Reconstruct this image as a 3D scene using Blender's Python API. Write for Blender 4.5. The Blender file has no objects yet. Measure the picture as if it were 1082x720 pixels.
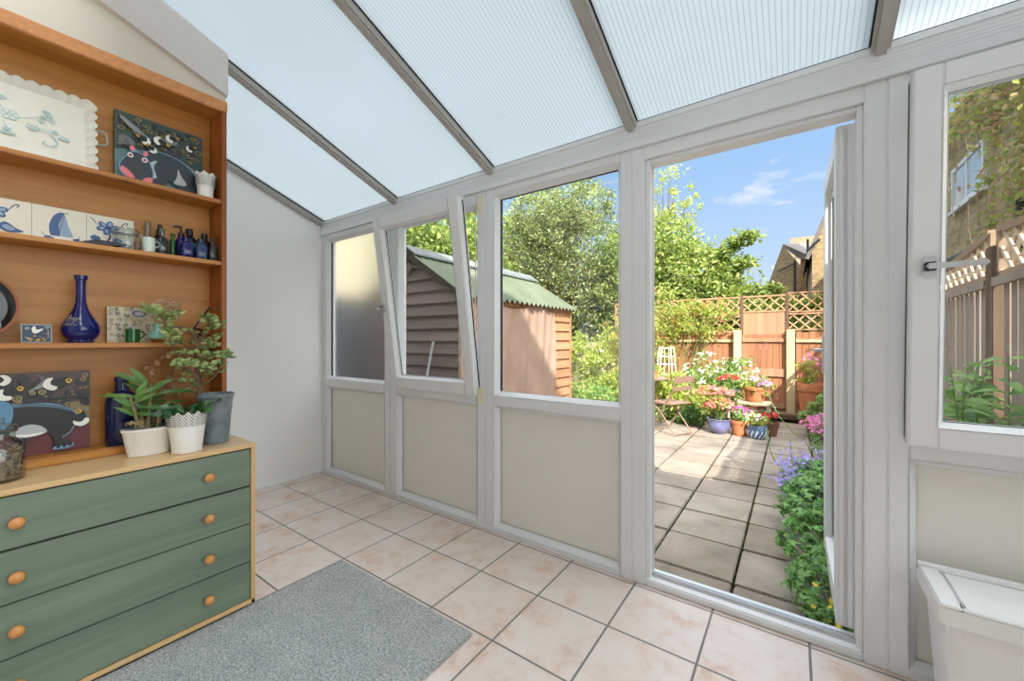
import bpy, bmesh, math, random
import numpy as np
from mathutils import Vector, Matrix
PI=math.pi
C=bpy.context.scene.collection
rnd=random.Random(7)
TH=math.radians(35.3); CT,ST=math.cos(TH),math.sin(TH); FPX=421.0; EYE=1.15
def ray(px,py):
    a=(px-541)/FPX; b=(360-py)/FPX
    return a*CT-ST, a*ST+CT, b
def at_x(px,py,X):
    r=ray(px,py); t=X/r[0]; return Vector((X,r[1]*t,EYE+r[2]*t))
def at_y(px,py,Y):
    r=ray(px,py); t=Y/r[1]; return Vector((r[0]*t,Y,EYE+r[2]*t))
def at_z(px,py,Z):
    r=ray(px,py); t=(Z-EYE)/r[2]; return Vector((r[0]*t,r[1]*t,Z))
def lin(c):
    return tuple(((v/255)/12.92 if v/255<=.04045 else ((v/255+.055)/1.055)**2.4) for v in c)+(1.0,)

# ---------------------------------------------------------------- mesh builder
class MB:
    def __init__(s): s.v=[]; s.f=[]; s.m=[]; s.mats=[]; s.sm=[]; s.cur=0
    def mat(s,m):
        if m not in s.mats: s.mats.append(m)
        s.cur=s.mats.index(m); return s
    def add(s,vs,fs,smooth=False):
        b=len(s.v); s.v.extend(tuple(v) for v in vs)
        for f in fs: s.f.append(tuple(b+i for i in f)); s.m.append(s.cur); s.sm.append(smooth)
        return s
    def box(s,x0,x1,y0,y1,z0,z1,bv=0):
        x0,x1=min(x0,x1),max(x0,x1); y0,y1=min(y0,y1),max(y0,y1); z0,z1=min(z0,z1),max(z0,z1)
        if bv<=0:
            vs=[(x,y,z) for z in (z0,z1) for y in (y0,y1) for x in (x0,x1)]
            return s.add(vs,[(0,2,3,1),(4,5,7,6),(0,1,5,4),(2,6,7,3),(0,4,6,2),(1,3,7,5)])
        bv=min(bv,(x1-x0)*.45,(y1-y0)*.45,(z1-z0)*.45)
        bm=bmesh.new(); bmesh.ops.create_cube(bm,size=1)
        for v in bm.verts: v.co=Vector(((x0+x1)/2+v.co.x*(x1-x0),(y0+y1)/2+v.co.y*(y1-y0),(z0+z1)/2+v.co.z*(z1-z0)))
        bmesh.ops.bevel(bm,geom=bm.edges[:],offset=bv,segments=2,affect='EDGES')
        bm.verts.index_update()
        s.add([v.co[:] for v in bm.verts],[[v.index for v in f.verts] for f in bm.faces]); bm.free(); return s
    def obox(s,c,ax,ay,az):
        "oriented box: centre and three half-axis vectors"
        c,ax,ay,az=map(Vector,(c,ax,ay,az))
        vs=[c+ax*i+ay*j+az*k for k in(-1,1) for j in(-1,1) for i in(-1,1)]
        return s.add(vs,[(0,2,3,1),(4,5,7,6),(0,1,5,4),(2,6,7,3),(0,4,6,2),(1,3,7,5)])
    def bar(s,p,q,w,h,up=(0,0,1)):
        p,q=Vector(p),Vector(q); d=(q-p)/2; n=d.normalized(); u=Vector(up)
        side=n.cross(u); side=side.normalized() if side.length>1e-6 else Vector((1,0,0)); u2=side.cross(n)
        return s.obox((p+q)/2,d,side*w/2,u2*h/2)
    def prism(s,pts,axis,a,b):
        "polygon pts (2D) extruded along axis from a to b; 2D order x,y,z minus axis"
        def mk(p,t):
            if axis=='x': return (t,p[0],p[1])
            if axis=='y': return (p[0],t,p[1])
            return (p[0],p[1],t)
        n=len(pts); vs=[mk(p,a) for p in pts]+[mk(p,b) for p in pts]
        fs=[tuple(range(n)),tuple(range(2*n-1,n-1,-1))]+[(i,i+n,(i+1)%n+n,(i+1)%n) for i in range(n)]
        return s.add(vs,fs)
    def tube(s,pts,rad,seg=8,cap=True,flat=1):
        pts=[Vector(p) for p in pts]; n=len(pts)
        if not hasattr(rad,'__len__'): rad=[rad]*n
        vs=[];fs=[]; prev=None
        for i,p in enumerate(pts):
            d=(pts[min(i+1,n-1)]-pts[max(i-1,0)]); d=d.normalized() if d.length>0 else Vector((0,0,1))
            if prev is None:
                u=d.cross(Vector((0,0,1)));
                if u.length<.05: u=d.cross(Vector((1,0,0)))
            else: u=prev-d*prev.dot(d)
            u.normalize(); prev=u; w=d.cross(u)
            for k in range(seg):
                a=2*PI*k/seg; vs.append(p+(u*math.cos(a)+w*math.sin(a)*flat)*rad[i])
        for i in range(n-1):
            for k in range(seg):
                k2=(k+1)%seg; fs.append((i*seg+k,i*seg+k2,(i+1)*seg+k2,(i+1)*seg+k))
        if cap: fs.append(tuple(range(seg-1,-1,-1))); fs.append(tuple(range((n-1)*seg,n*seg)))
        return s.add(vs,fs,True)
    def lathe(s,prof,c=(0,0,0),seg=24,sx=1,sy=1,wob=None,sq=None):
        "prof [(r,z)...] revolved about z"
        vs=[];fs=[];n=len(prof)
        for (r,z) in prof:
            for k in range(seg):
                a=2*PI*k/seg; rr=r*(wob(a,z) if wob else 1)
                ca,sa=math.cos(a),math.sin(a)
                if sq:
                    m=(abs(ca)**sq+abs(sa)**sq)**(-1/sq); ca*=m; sa*=m
                vs.append((c[0]+rr*ca*sx,c[1]+rr*sa*sy,c[2]+z))
        for i in range(n-1):
            for k in range(seg):
                k2=(k+1)%seg; fs.append((i*seg+k,i*seg+k2,(i+1)*seg+k2,(i+1)*seg+k))
        if prof[0][0]>1e-5: fs.append(tuple(range(seg-1,-1,-1)))
        if prof[-1][0]>1e-5: fs.append(tuple(range((n-1)*seg,n*seg)))
        return s.add(vs,fs,True)
    def ball(s,c,r,seg=10,rings=6,sc=(1,1,1)):
        prof=[(max(1e-6,math.sin(PI*i/rings)),-math.cos(PI*i/rings)) for i in range(rings+1)]
        vs=[];fs=[]
        for (q,z) in prof:
            for k in range(seg):
                a=2*PI*k/seg; vs.append((c[0]+q*math.cos(a)*r*sc[0],c[1]+q*math.sin(a)*r*sc[1],c[2]+z*r*sc[2]))
        for i in range(rings):
            for k in range(seg):
                k2=(k+1)%seg; fs.append((i*seg+k,i*seg+k2,(i+1)*seg+k2,(i+1)*seg+k))
        return s.add(vs,fs,True)
    def build(s,name,mat=None,parent=None,off=None):
        if off is not None:
            o=Vector(off); s.v=[tuple(Vector(v)-o) for v in s.v]
        me=bpy.data.meshes.new(name); me.from_pydata(s.v,[],s.f)
        mats=s.mats if s.mats else [mat]
        for m in mats: me.materials.append(m)
        me.polygons.foreach_set('material_index',s.m if s.mats else [0]*len(s.f))
        me.polygons.foreach_set('use_smooth',s.sm)
        me.update()
        if any(s.sm) and len(s.f)<20000:
            try: me.set_sharp_from_angle(angle=math.radians(38))
            except Exception: pass
        ob=bpy.data.objects.new(name,me); C.objects.link(ob)
        if parent is not None: ob.parent=parent
        if off is not None and parent is None: ob.location=off
        return ob
def tag(o,label=None,cat=None,group=None,kind=None):
    if label: o['label']=label
    if cat: o['category']=cat
    if group: o['group']=group
    if kind: o['kind']=kind
    return o
def empty(name,loc=(0,0,0),label=None,cat=None,group=None,rz=0,kind=None):
    o=bpy.data.objects.new(name,None); C.objects.link(o); o.location=loc; o.rotation_euler=(0,0,rz); o.empty_display_size=.05
    return tag(o,label,cat,group,kind)
def struct(o): o['kind']='structure'; return o
def copy_tree(o,parent=None):
    c=o.copy(); C.objects.link(c); c.parent=parent
    for ch in [x for x in bpy.data.objects if x.parent==o]: copy_tree(ch,c)
    return c
def catmull(pts,n=5,closed=True):
    out=[];m=len(pts)
    rng=range(m) if closed else range(m-1)
    for i in rng:
        g=lambda k: pts[k%m] if closed else pts[max(0,min(m-1,k))]
        p0,p1,p2,p3=g(i-1),g(i),g(i+1),g(i+2)
        for j in range(n):
            t=j/n
            out.append(tuple(.5*((2*p1[k])+(-p0[k]+p2[k])*t+(2*p0[k]-5*p1[k]+4*p2[k]-p3[k])*t*t+(-p0[k]+3*p1[k]-3*p2[k]+p3[k])*t**3) for k in range(len(p1))))
    if not closed: out.append(tuple(pts[-1]))
    return out

# ---------------------------------------------------------------- materials
_mc={}
def nm(name):
    m=bpy.data.materials.new(name); m.use_nodes=True; nt=m.node_tree
    b=nt.nodes['Principled BSDF']; return m,nt,b
def ramp(nt,fac,stops,interp='LINEAR'):
    r=nt.nodes.new('ShaderNodeValToRGB'); r.color_ramp.interpolation=interp
    e=r.color_ramp.elements
    while len(e)<len(stops): e.new(.5)
    for i,(p,c) in enumerate(stops): e[i].position=p; e[i].color=c
    nt.links.new(fac,r.inputs[0]); return r.outputs[0]
def coords(nt,scale=(1,1,1),loc=(0,0,0),rot=(0,0,0)):
    t=nt.nodes.new('ShaderNodeTexCoord'); mp=nt.nodes.new('ShaderNodeMapping')
    mp.inputs['Scale'].default_value=scale; mp.inputs['Location'].default_value=loc; mp.inputs['Rotation'].default_value=rot
    nt.links.new(t.outputs['Object'],mp.inputs[0]); return mp.outputs[0]
def noise(nt,vec,scale,detail=4,rough=.55,dist=0):
    n=nt.nodes.new('ShaderNodeTexNoise'); n.inputs['Scale'].default_value=scale; n.inputs['Detail'].default_value=detail
    n.inputs['Roughness'].default_value=rough; n.inputs['Distortion'].default_value=dist
    nt.links.new(vec,n.inputs['Vector']); return n.outputs['Fac']
def bump(nt,b,h,strength=.3,dist=.01):
    n=nt.nodes.new('ShaderNodeBump'); n.inputs['Strength'].default_value=strength; n.inputs['Distance'].default_value=dist
    nt.links.new(h,n.inputs['Height']); nt.links.new(n.outputs[0],b.inputs['Normal'])
def plain(name,c,rough=.5,metal=0,var=.06,scale=6,bmp=0,trans=0,coat=0,spec=.5):
    if name in _mc: return _mc[name]
    m,nt,b=nm(name); c=lin(c)
    if var>0:
        v=coords(nt); f=noise(nt,v,scale)
        lo=tuple(max(0,x*(1-var*1.6)) for x in c[:3])+(1,); hi=tuple(min(1,x*(1+var*1.6)) for x in c[:3])+(1,)
        nt.links.new(ramp(nt,f,[(.3,lo),(.7,hi)]),b.inputs['Base Color'])
        if bmp: bump(nt,b,noise(nt,v,scale*12),bmp,.002)
    else: b.inputs['Base Color'].default_value=c
    b.inputs['Roughness'].default_value=rough; b.inputs['Metallic'].default_value=metal
    b.inputs['Transmission Weight'].default_value=trans; b.inputs['Coat Weight'].default_value=coat
    b.inputs['Specular IOR Level'].default_value=spec
    _mc[name]=m; return m
def wood(name,c1,c2,grain='y',scale=1,rough=.45,knots=False,bmp=.1,coat=0):
    m,nt,b=nm(name)
    k={'x':(1.2,22,22),'y':(22,1.2,22),'z':(22,22,1.2)}[grain]
    v=coords(nt,tuple(q*scale for q in k))
    n1=noise(nt,v,1.0,5,.6,.6)
    v2=coords(nt,tuple(q*scale*.22 for q in k)); n2=noise(nt,v2,1.0,3,.5,1.0)
    mx=nt.nodes.new('ShaderNodeMath'); mx.operation='ADD'
    nt.links.new(n1,mx.inputs[0]); nt.links.new(n2,mx.inputs[1])
    hf=nt.nodes.new('ShaderNodeMath'); hf.operation='MULTIPLY'; hf.inputs[1].default_value=.5; nt.links.new(mx.outputs[0],hf.inputs[0])
    col=ramp(nt,hf.outputs[0],[(.34,lin(c1)),(.66,lin(c2))])
    if knots:
        vv=coords(nt,{'y':(9,3.2,9),'x':(3.2,9,9),'z':(9,9,3.2)}[grain]); vo=nt.nodes.new('ShaderNodeTexVoronoi'); vo.inputs['Scale'].default_value=1
        nt.links.new(vv,vo.inputs['Vector'])
        kf=ramp(nt,vo.outputs['Distance'],[(.05,(1,1,1,1)),(.13,(0,0,0,1))])
        mi=nt.nodes.new('ShaderNodeMix'); mi.data_type='RGBA'; nt.links.new(kf,mi.inputs[0]); nt.links.new(col,mi.inputs[6]); mi.inputs[7].default_value=lin((70,32,12)); col=mi.outputs[2]
    nt.links.new(col,b.inputs['Base Color']); b.inputs['Roughness'].default_value=rough; b.inputs['Coat Weight'].default_value=coat
    bump(nt,b,n1,bmp,.002); return m
def leafmat(name,cols,trans=.35,rough=.45):
    m,nt,b=nm(name); g=nt.nodes.new('ShaderNodeNewGeometry')
    n=len(cols); col=ramp(nt,g.outputs['Random Per Island'],[(i/(n-1) if n>1 else 0,lin(c)) for i,c in enumerate(cols)])
    nt.links.new(col,b.inputs['Base Color']); b.inputs['Roughness'].default_value=rough
    t=nt.nodes.new('ShaderNodeBsdfTranslucent'); nt.links.new(col,t.inputs[0])
    mx=nt.nodes.new('ShaderNodeMixShader'); mx.inputs[0].default_value=trans
    nt.links.new(b.outputs[0],mx.inputs[1]); nt.links.new(t.outputs[0],mx.inputs[2])
    nt.links.new(mx.outputs[0],nt.nodes['Material Output'].inputs[0]); return m
def brickmat(name,cols,mortar,bw=.225,bh=.075,ms=.01,plane='yz'):
    m,nt,b=nm(name); t=nt.nodes.new('ShaderNodeTexCoord'); sp=nt.nodes.new('ShaderNodeSeparateXYZ'); cb=nt.nodes.new('ShaderNodeCombineXYZ')
    nt.links.new(t.outputs['Object'],sp.inputs[0]); nt.links.new(sp.outputs['Y' if plane=='yz' else 'X'],cb.inputs[0]); nt.links.new(sp.outputs['Z'],cb.inputs[1])
    br=nt.nodes.new('ShaderNodeTexBrick'); nt.links.new(cb.outputs[0],br.inputs['Vector'])
    br.inputs['Scale'].default_value=1; br.inputs['Brick Width'].default_value=bw; br.inputs['Row Height'].default_value=bh; br.inputs['Mortar Size'].default_value=ms
    br.inputs['Color1'].default_value=lin(cols[0]); br.inputs['Color2'].default_value=lin(cols[1]); br.inputs['Mortar'].default_value=lin(mortar)
    n=noise(nt,t.outputs['Object'],2.5,4)
    mi=nt.nodes.new('ShaderNodeMix'); mi.data_type='RGBA'; mi.blend_type='MULTIPLY'; mi.inputs[0].default_value=.6
    nt.links.new(br.outputs['Color'],mi.inputs[6]); nt.links.new(ramp(nt,n,[(.3,(.55,.5,.45,1)),(.7,(1,1,1,1))]),mi.inputs[7])
    nt.links.new(mi.outputs[2],b.inputs['Base Color']); b.inputs['Roughness'].default_value=.9; return m
def glassmat(name,tint=(1,1,1),refl=1.0,rough=0.0):
    m,nt,b=nm(name); nt.nodes.remove(b)
    tr=nt.nodes.new('ShaderNodeBsdfTransparent'); tr.inputs[0].default_value=(*tint,1)
    gl=nt.nodes.new('ShaderNodeBsdfGlossy'); gl.inputs['Roughness'].default_value=rough
    lw=nt.nodes.new('ShaderNodeLayerWeight'); lw.inputs[0].default_value=.5
    pw=nt.nodes.new('ShaderNodeMath'); pw.operation='POWER'; pw.inputs[1].default_value=4; nt.links.new(lw.outputs['Facing'],pw.inputs[0])
    mu=nt.nodes.new('ShaderNodeMath'); mu.operation='MULTIPLY_ADD'; mu.inputs[1].default_value=.75*refl; mu.inputs[2].default_value=.05*refl; nt.links.new(pw.outputs[0],mu.inputs[0])
    mx=nt.nodes.new('ShaderNodeMixShader'); nt.links.new(mu.outputs[0],mx.inputs[0]); nt.links.new(tr.outputs[0],mx.inputs[1]); nt.links.new(gl.outputs[0],mx.inputs[2])
    nt.links.new(mx.outputs[0],nt.nodes['Material Output'].inputs[0]); return m

UPVC=plain('white_upvc',(226,227,229),.32,var=.01)
UPVC_IN=plain('cream_panel',(229,227,220),.5,var=.012)
WALLP=plain('white_wall_paint',(235,234,233),.8,var=.012,scale=1.5)
CREAM=plain('cream_wall_paint',(222,216,200),.75,var=.02,scale=2)
VERGE=plain('verge_board_paint',(214,208,204),.55,var=.03,scale=3)
GREYBAR=plain('grey_rafter_metal',(168,164,158),.4,var=.02)
BLACKRUB=plain('black_gasket',(24,24,26),.5,var=0)
CHROME=plain('satin_chrome',(200,200,202),.28,metal=.9,var=0)
GLASS=glassmat('window_glass',(.96,.98,.97),.55)
PINE=wood('pine_shelf',(160,98,34),(196,138,60),'y',1,.42,False)
PINEK=wood('pine_knotty',(156,92,32),(198,136,60),'y',1,.42,True)
PINEV=wood('pine_upright',(138,72,24),(180,108,48),'z',1,.42,True)
BEECH=wood('beech_veneer',(200,162,112),(222,190,142),'y',.8,.35)
BEECHV=wood('beech_veneer_end',(196,156,104),(218,184,134),'z',.8,.35)
SAGE=wood('sage_stained_drawer',(98,114,97),(123,137,118),'y',1.6,.4,bmp=.15)
KNOB=plain('turned_knob_wood',(206,142,80),.3,var=.04)

# roof sheet: opal multiwall polycarbonate
def polymat():
    m,nt,b=nm('opal_polycarbonate'); nt.nodes.remove(b)
    t=nt.nodes.new('ShaderNodeTexCoord'); sp=nt.nodes.new('ShaderNodeSeparateXYZ'); nt.links.new(t.outputs['Object'],sp.inputs[0])
    mu=nt.nodes.new('ShaderNodeMath'); mu.operation='MULTIPLY'; mu.inputs[1].default_value=1/.018; nt.links.new(sp.outputs['X'],mu.inputs[0])
    fr=nt.nodes.new('ShaderNodeMath'); fr.operation='FRACT'; nt.links.new(mu.outputs[0],fr.inputs[0])
    col=ramp(nt,fr.outputs[0],[(0,(.22,.25,.265,1)),(.12,(.22,.25,.265,1)),(.2,(.305,.345,.362,1)),(.92,(.305,.345,.362,1)),(1,(.22,.25,.265,1))])
    n=noise(nt,t.outputs['Object'],1.3,3)
    mi=nt.nodes.new('ShaderNodeMix'); mi.data_type='RGBA'; mi.blend_type='MULTIPLY'; mi.inputs[0].default_value=1
    nt.links.new(col,mi.inputs[6]); nt.links.new(ramp(nt,n,[(.3,(.93,.93,.91,1)),(.7,(1,1,1,1))]),mi.inputs[7])
    tl=nt.nodes.new('ShaderNodeBsdfTranslucent'); nt.links.new(mi.outputs[2],tl.inputs[0])
    gl=nt.nodes.new('ShaderNodeBsdfGlossy'); gl.inputs['Roughness'].default_value=.3; gl.inputs[0].default_value=(.8,.8,.8,1)
    mx=nt.nodes.new('ShaderNodeMixShader'); mx.inputs[0].default_value=.05; nt.links.new(tl.outputs[0],mx.inputs[1]); nt.links.new(gl.outputs[0],mx.inputs[2])
    nt.links.new(mx.outputs[0],nt.nodes['Material Output'].inputs[0]); return m
POLY=polymat()
def frostmat():
    m,nt,b=nm('frosted_glass')
    b.inputs['Base Color'].default_value=(.93,.95,.95,1); b.inputs['Transmission Weight'].default_value=1; b.inputs['Roughness'].default_value=.42; b.inputs['IOR'].default_value=1.12
    v=coords(nt); bump(nt,b,noise(nt,v,260,2),.25,.001); return m
FROST=frostmat()
def tilemat():
    m,nt,b=nm('pink_ceramic_floor_tile'); v=coords(nt,(1,1,1),(.283,.12,0))
    br=nt.nodes.new('ShaderNodeTexBrick'); br.offset=0; nt.links.new(v,br.inputs['Vector'])
    br.inputs['Scale'].default_value=1; br.inputs['Brick Width'].default_value=.3305; br.inputs['Row Height'].default_value=.3305; br.inputs['Mortar Size'].default_value=.0045; br.inputs['Mortar Smooth'].default_value=.1
    br.inputs['Color1'].default_value=(0,0,0,1); br.inputs['Color2'].default_value=(1,1,1,1); br.inputs['Mortar'].default_value=(.5,.5,.5,1)
    o=coords(nt); n=noise(nt,o,6.5,7,.72,.35); n2=noise(nt,o,2.1,3)
    base=ramp(nt,n,[(.30,lin((230,222,214))),(.5,lin((228,212,203))),(.60,lin((222,196,180))),(.68,lin((208,172,148))),(.8,lin((226,208,198)))])
    tint=nt.nodes.new('ShaderNodeMix'); tint.data_type='RGBA'; tint.blend_type='MULTIPLY'; tint.inputs[0].default_value=1
    nt.links.new(base,tint.inputs[6]); nt.links.new(ramp(nt,br.outputs['Color'],[(0,(.94,.93,.93,1)),(1,(1,1,1,1))]),tint.inputs[7])
    t2=nt.nodes.new('ShaderNodeMix'); t2.data_type='RGBA'; nt.links.new(ramp(nt,n2,[(.4,(0,0,0,1)),(.65,(.55,.55,.55,1))]),t2.inputs[0]); nt.links.new(tint.outputs[2],t2.inputs[6]); t2.inputs[7].default_value=lin((230,218,212))
    g=nt.nodes.new('ShaderNodeMix'); g.data_type='RGBA'; nt.links.new(br.outputs['Fac'],g.inputs[0]); nt.links.new(t2.outputs[2],g.inputs[6]); g.inputs[7].default_value=lin((128,124,120))
    nt.links.new(g.outputs[2],b.inputs['Base Color'])
    nt.links.new(ramp(nt,br.outputs['Fac'],[(0,(.22,.22,.22,1)),(1,(.8,.8,.8,1))]),b.inputs['Roughness'])
    inv=nt.nodes.new('ShaderNodeMath'); inv.operation='SUBTRACT'; inv.inputs[0].default_value=1; nt.links.new(br.outputs['Fac'],inv.inputs[1]); bump(nt,b,inv.outputs[0],.5,.003)
    return m
TILE=tilemat()
def rugmat():
    m,nt,b=nm('grey_mottled_carpet'); o=coords(nt); n=noise(nt,o,150,3,.75); n2=noise(nt,o,9,3)
    a=nt.nodes.new('ShaderNodeMix'); a.data_type='RGBA'; a.blend_type='MULTIPLY'; a.inputs[0].default_value=1
    nt.links.new(ramp(nt,n,[(.32,lin((116,121,122))),(.5,lin((172,176,175))),(.68,lin((216,217,215)))]),a.inputs[6]); nt.links.new(ramp(nt,n2,[(.3,(.88,.88,.88,1)),(.7,(1,1,1,1))]),a.inputs[7])
    nt.links.new(a.outputs[2],b.inputs['Base Color']); b.inputs['Roughness'].default_value=1; b.inputs['Specular IOR Level'].default_value=.1; bump(nt,b,n,.8,.004); return m
RUG=rugmat()
HOUSEB=brickmat('london_stock_brick',[(186,160,110),(150,122,84)],(150,140,120),plane='xz')
HOUSEY=brickmat('london_stock_brick_side',[(190,162,112),(146,120,80)],(168,156,128),plane='yz')
# ================================================================ ROOM SHELL
GR=-.195
m=MB().box(-3.5,1.42,-1.3,1.895,-.12,0); struct(m.build('floor',TILE))
# left far wall
rz=lambda y: 2.185+.37*(1.88-y)
m=MB().prism([(-1.3,0),(2.0,0),(2.0,rz(2.0)-.005),(-1.3,rz(-1.3)-.005)],'x',-3.5,-3.37); struct(m.build('wall_left',WALLP))
m=MB().prism([(-1.29,.001),(.793,.001),(.793,rz(.793)-.02),(-1.29,rz(-1.29)-.02)],'x',-3.36,-2.30); struct(m.build('wall_inner',CREAM))
m=MB().prism([(-.6,rz(-.6)-.235),(.793,rz(.793)-.235),(.793,rz(.793)-.03),(-.6,rz(-.6)-.03)],'x',-2.298,-2.272); struct(m.build('trim_1',VERGE))
m=MB().bar((-2.262,.62,rz(.62)-.245),(-2.262,.783,rz(.783)-.238),.006,.004); 
# white skirting line at the far wall
m=MB().box(-3.37,-3.358,.8,1.89,.001,.012); struct(m.build('baseboard_left',UPVC))
# back wall (rear of the house, stepped roofline)
m=MB().prism([(-9,GR),(12,GR),(12,5.5),(2.8,5.5),(2.8,7.2),(-9,7.2)],'y',-1.6,-1.31); struct(m.build('wall_back',HOUSEB))
m=MB().box(-3.36,1.30,-1.305,-1.28,.002,3.2); struct(m.build('wall_back_lining',WALLP)).name='wall_back_inside'
# right wall, unseen: dwarf wall, with glazing added to let daylight in
wr=empty('wall_right',(1.35,0,0)); struct(wr)
MB().box(-.05,.07,-1.28,1.895,.002,.75).build('low_wall',WALLP,wr)
mm=MB()
for y in(-1.25,-.2,.85,1.86): mm.box(-.03,.05,y-.035,y+.035,.75,min(rz(y)-.01,3.1))
mm.bar((.01,-1.25,rz(-1.25)-.045),(.01,1.89,rz(1.89)-.045),.08,.07); mm.bar((.01,-1.25,2.1),(.01,1.9,2.1),.08,.07)
mm.build('window_frame',UPVC,wr)
MB().prism([(-1.25,.75),(1.86,.75),(1.86,rz(1.86)-.05),(-1.25,rz(-1.25)-.05)],'x',.008,.016).build('pane',GLASS,wr)

# roof: sheets + rafters + eaves beam
m=MB()
y0,y1=.33,2.02
m.add([(-3.5,y0,rz(y0)),(1.45,y0,rz(y0)),(1.45,y1,rz(y1)),(-3.5,y1,rz(y1))],[(0,1,2,3)])
struct(m.build('ceiling',POLY))
m=MB(); m.add([(-3.5,-1.29,rz(-1.29)),(1.45,-1.29,rz(-1.29)),(1.45,.33,rz(.33)),(-3.5,.33,rz(.33))],[(0,1,2,3)]); struct(m.build('added_ceiling_glass',GLASS))  # clear roof section behind the camera, added to brighten the room
m=MB(); m.box(-3.5,1.42,.30,.36,rz(.33)-.03,rz(.33)+.012); struct(m.build('trim_9',GREYBAR))
RAFX=[-3.345,-2.37,-1.485,-.63,.245,1.12]
for i,x in enumerate(RAFX):
    w=.05 if i else .03
    mb=MB(); ya,yb=-1.28,1.868
    up=Vector((0,.37,1)).normalized()
    mb.mat(GREYBAR).bar((x,ya,rz(ya)-.022),(x,yb,rz(yb)-.022),w,.03,(0,0,1))
    mb.bar((x,ya,rz(ya)-.043),(x,yb,rz(yb)-.043),w*.6,.012,(0,0,1))
    mb.mat(BLACKRUB); mb.bar((x,ya,rz(ya)-.004),(x,yb,rz(yb)-.004),w+.012,.005,(0,0,1))
    mb.mat(GREYBAR).bar((x,ya,rz(ya)+.02),(x,2.01,rz(2.01)+.02),.06,.03,(0,0,1))
    struct(mb.build('trim_%d'%(i+2)))
m=MB()
m.mat(UPVC)
m.box(-3.37,1.35,1.875,2.0,2.062,2.176)
m.box(-3.37,1.35,1.868,1.875,2.062,2.09)
m.box(-3.37,1.35,1.868,1.875,2.155,2.178)
for z in(2.102,2.114,2.126,2.138): m.box(-3.37,1.35,1.8735,1.876,z,z+.006)
m.mat(BLACKRUB).box(-3.37,1.35,1.87,1.88,2.1785,2.1825)
struct(m.build('trim_8'))
# ---- window wall: posts + rails with moulded inner faces
def mould(mb,x0,x1,z0,z1,yf=1.885,bead=.022,faces='lrtb'):
    "picture-frame bead around an opening, sloping back to the glass"
    yb=yf+.035
    P=[(x0,z0),(x1,z0),(x1,z1),(x0,z1)]; Q=[(x0+bead,z0+bead),(x1-bead,z0+bead),(x1-bead,z1-bead),(x0+bead,z1-bead)]
    for i in range(4):
        j=(i+1)%4
        mb.add([(P[i][0],yf,P[i][1]),(P[j][0],yf,P[j][1]),(Q[j][0],yb,Q[j][1]),(Q[i][0],yb,Q[i][1])],[(0,1,2,3)])
def frame_unit(name,xa,xb,zb,zt,opens,extra=None):
    """structure Empty with its frame: xa..xb wide; opens=[(x0,x1,z0,z1)]"""
    e=empty(name,((xa+xb)/2,1.93,0)); struct(e); o=e.location
    mb=MB().mat(UPVC); Y0,Y1=1.885,1.975
    xs=sorted(set([xa,xb]+[q for w in opens for q in w[:2]])); 
    x0,x1=opens[0][0],opens[0][1]
    mb.box(xa,x0,Y0,Y1,zb,zt,.004); mb.box(x1,xb,Y0,Y1,zb,zt,.004)
    zs=sorted(opens,key=lambda w:w[2]); z=zb
    for w in zs:
        if w[2]-z>.002: mb.box(x0,x1,Y0,Y1,z,w[2],.003)
        z=w[3]
    if zt-z>.002: mb.box(x0,x1,Y0,Y1,z,zt,.003)
    f=mb.build('window_frame',None,e,o)
    bd=MB()
    for w in opens: mould(bd,*w)
    bd.build('glazing_bead',UPVC,e,o)
    # mitre / seam lines
    return e
ZH=2.062
w1=frame_unit('window_1',-3.37,-2.435,.0,ZH,[(-3.305,-2.505,.03,.757),(-3.305,-2.505,.822,2.02)])
MB().box(-3.305,-2.505,1.928,1.95,.03,.757).build('lower_panel',UPVC_IN,w1,w1.location)
MB().box(-3.305,-2.505,1.935,1.941,.822,2.02).build('pane',FROST,w1,w1.location)
MB().mat(BLACKRUB).box(-3.285,-3.281,1.919,1.934,.84,2.0).build('gasket',None,w1,w1.location)
w2=frame_unit('window_2',-2.435,-1.53,.0,ZH,[(-2.365,-1.6,.03,.757),(-2.345,-1.615,.835,1.985)])
MB().box(-2.365,-1.6,1.928,1.95,.03,.757).build('lower_panel',UPVC_IN,w2,w2.location)
w3=frame_unit('window_3',-1.53,-.63,.0,ZH,[(-1.465,-.69,.03,.757),(-1.465,-.69,.822,2.02)])
MB().box(-1.465,-.69,1.928,1.95,.03,.757).build('lower_panel',UPVC_IN,w3,w3.location)
MB().box(-1.46,-.695,1.935,1.941,.825,2.015).build('pane',GLASS,w3,w3.location)
gk=MB().mat(BLACKRUB); gk.box(-1.444,-1.439,1.919,1.934,.845,1.998); gk.box(-1.443,-.712,1.919,1.934,.838,.843); gk.box(-1.443,-.712,1.919,1.934,1.997,2.001)
gk.build('gasket',None,w3,w3.location)
w4=frame_unit('window_4',.265,1.35,.0,ZH,[(.32,1.28,.03,.745),(.35,1.25,.83,1.985)])
MB().box(.32,1.28,1.928,1.95,.03,.745).build('lower_panel',UPVC_IN,w4,w4.location)
# hinge covers on the post next to window 2
HC=plain('cream_hinge_cover',(226,214,178),.4,var=0)
for z0,z1 in((1.925,2.03),(.762,.86)):
    h=MB().box(-1.578,-1.562,1.868,1.886,z0,z1,.003); h.box(-1.574,-1.566,1.862,1.87,(z0+z1)/2-.02,(z0+z1)/2+.015,.002); h.build('hinge_cover',HC,w2,w2.location)
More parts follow.
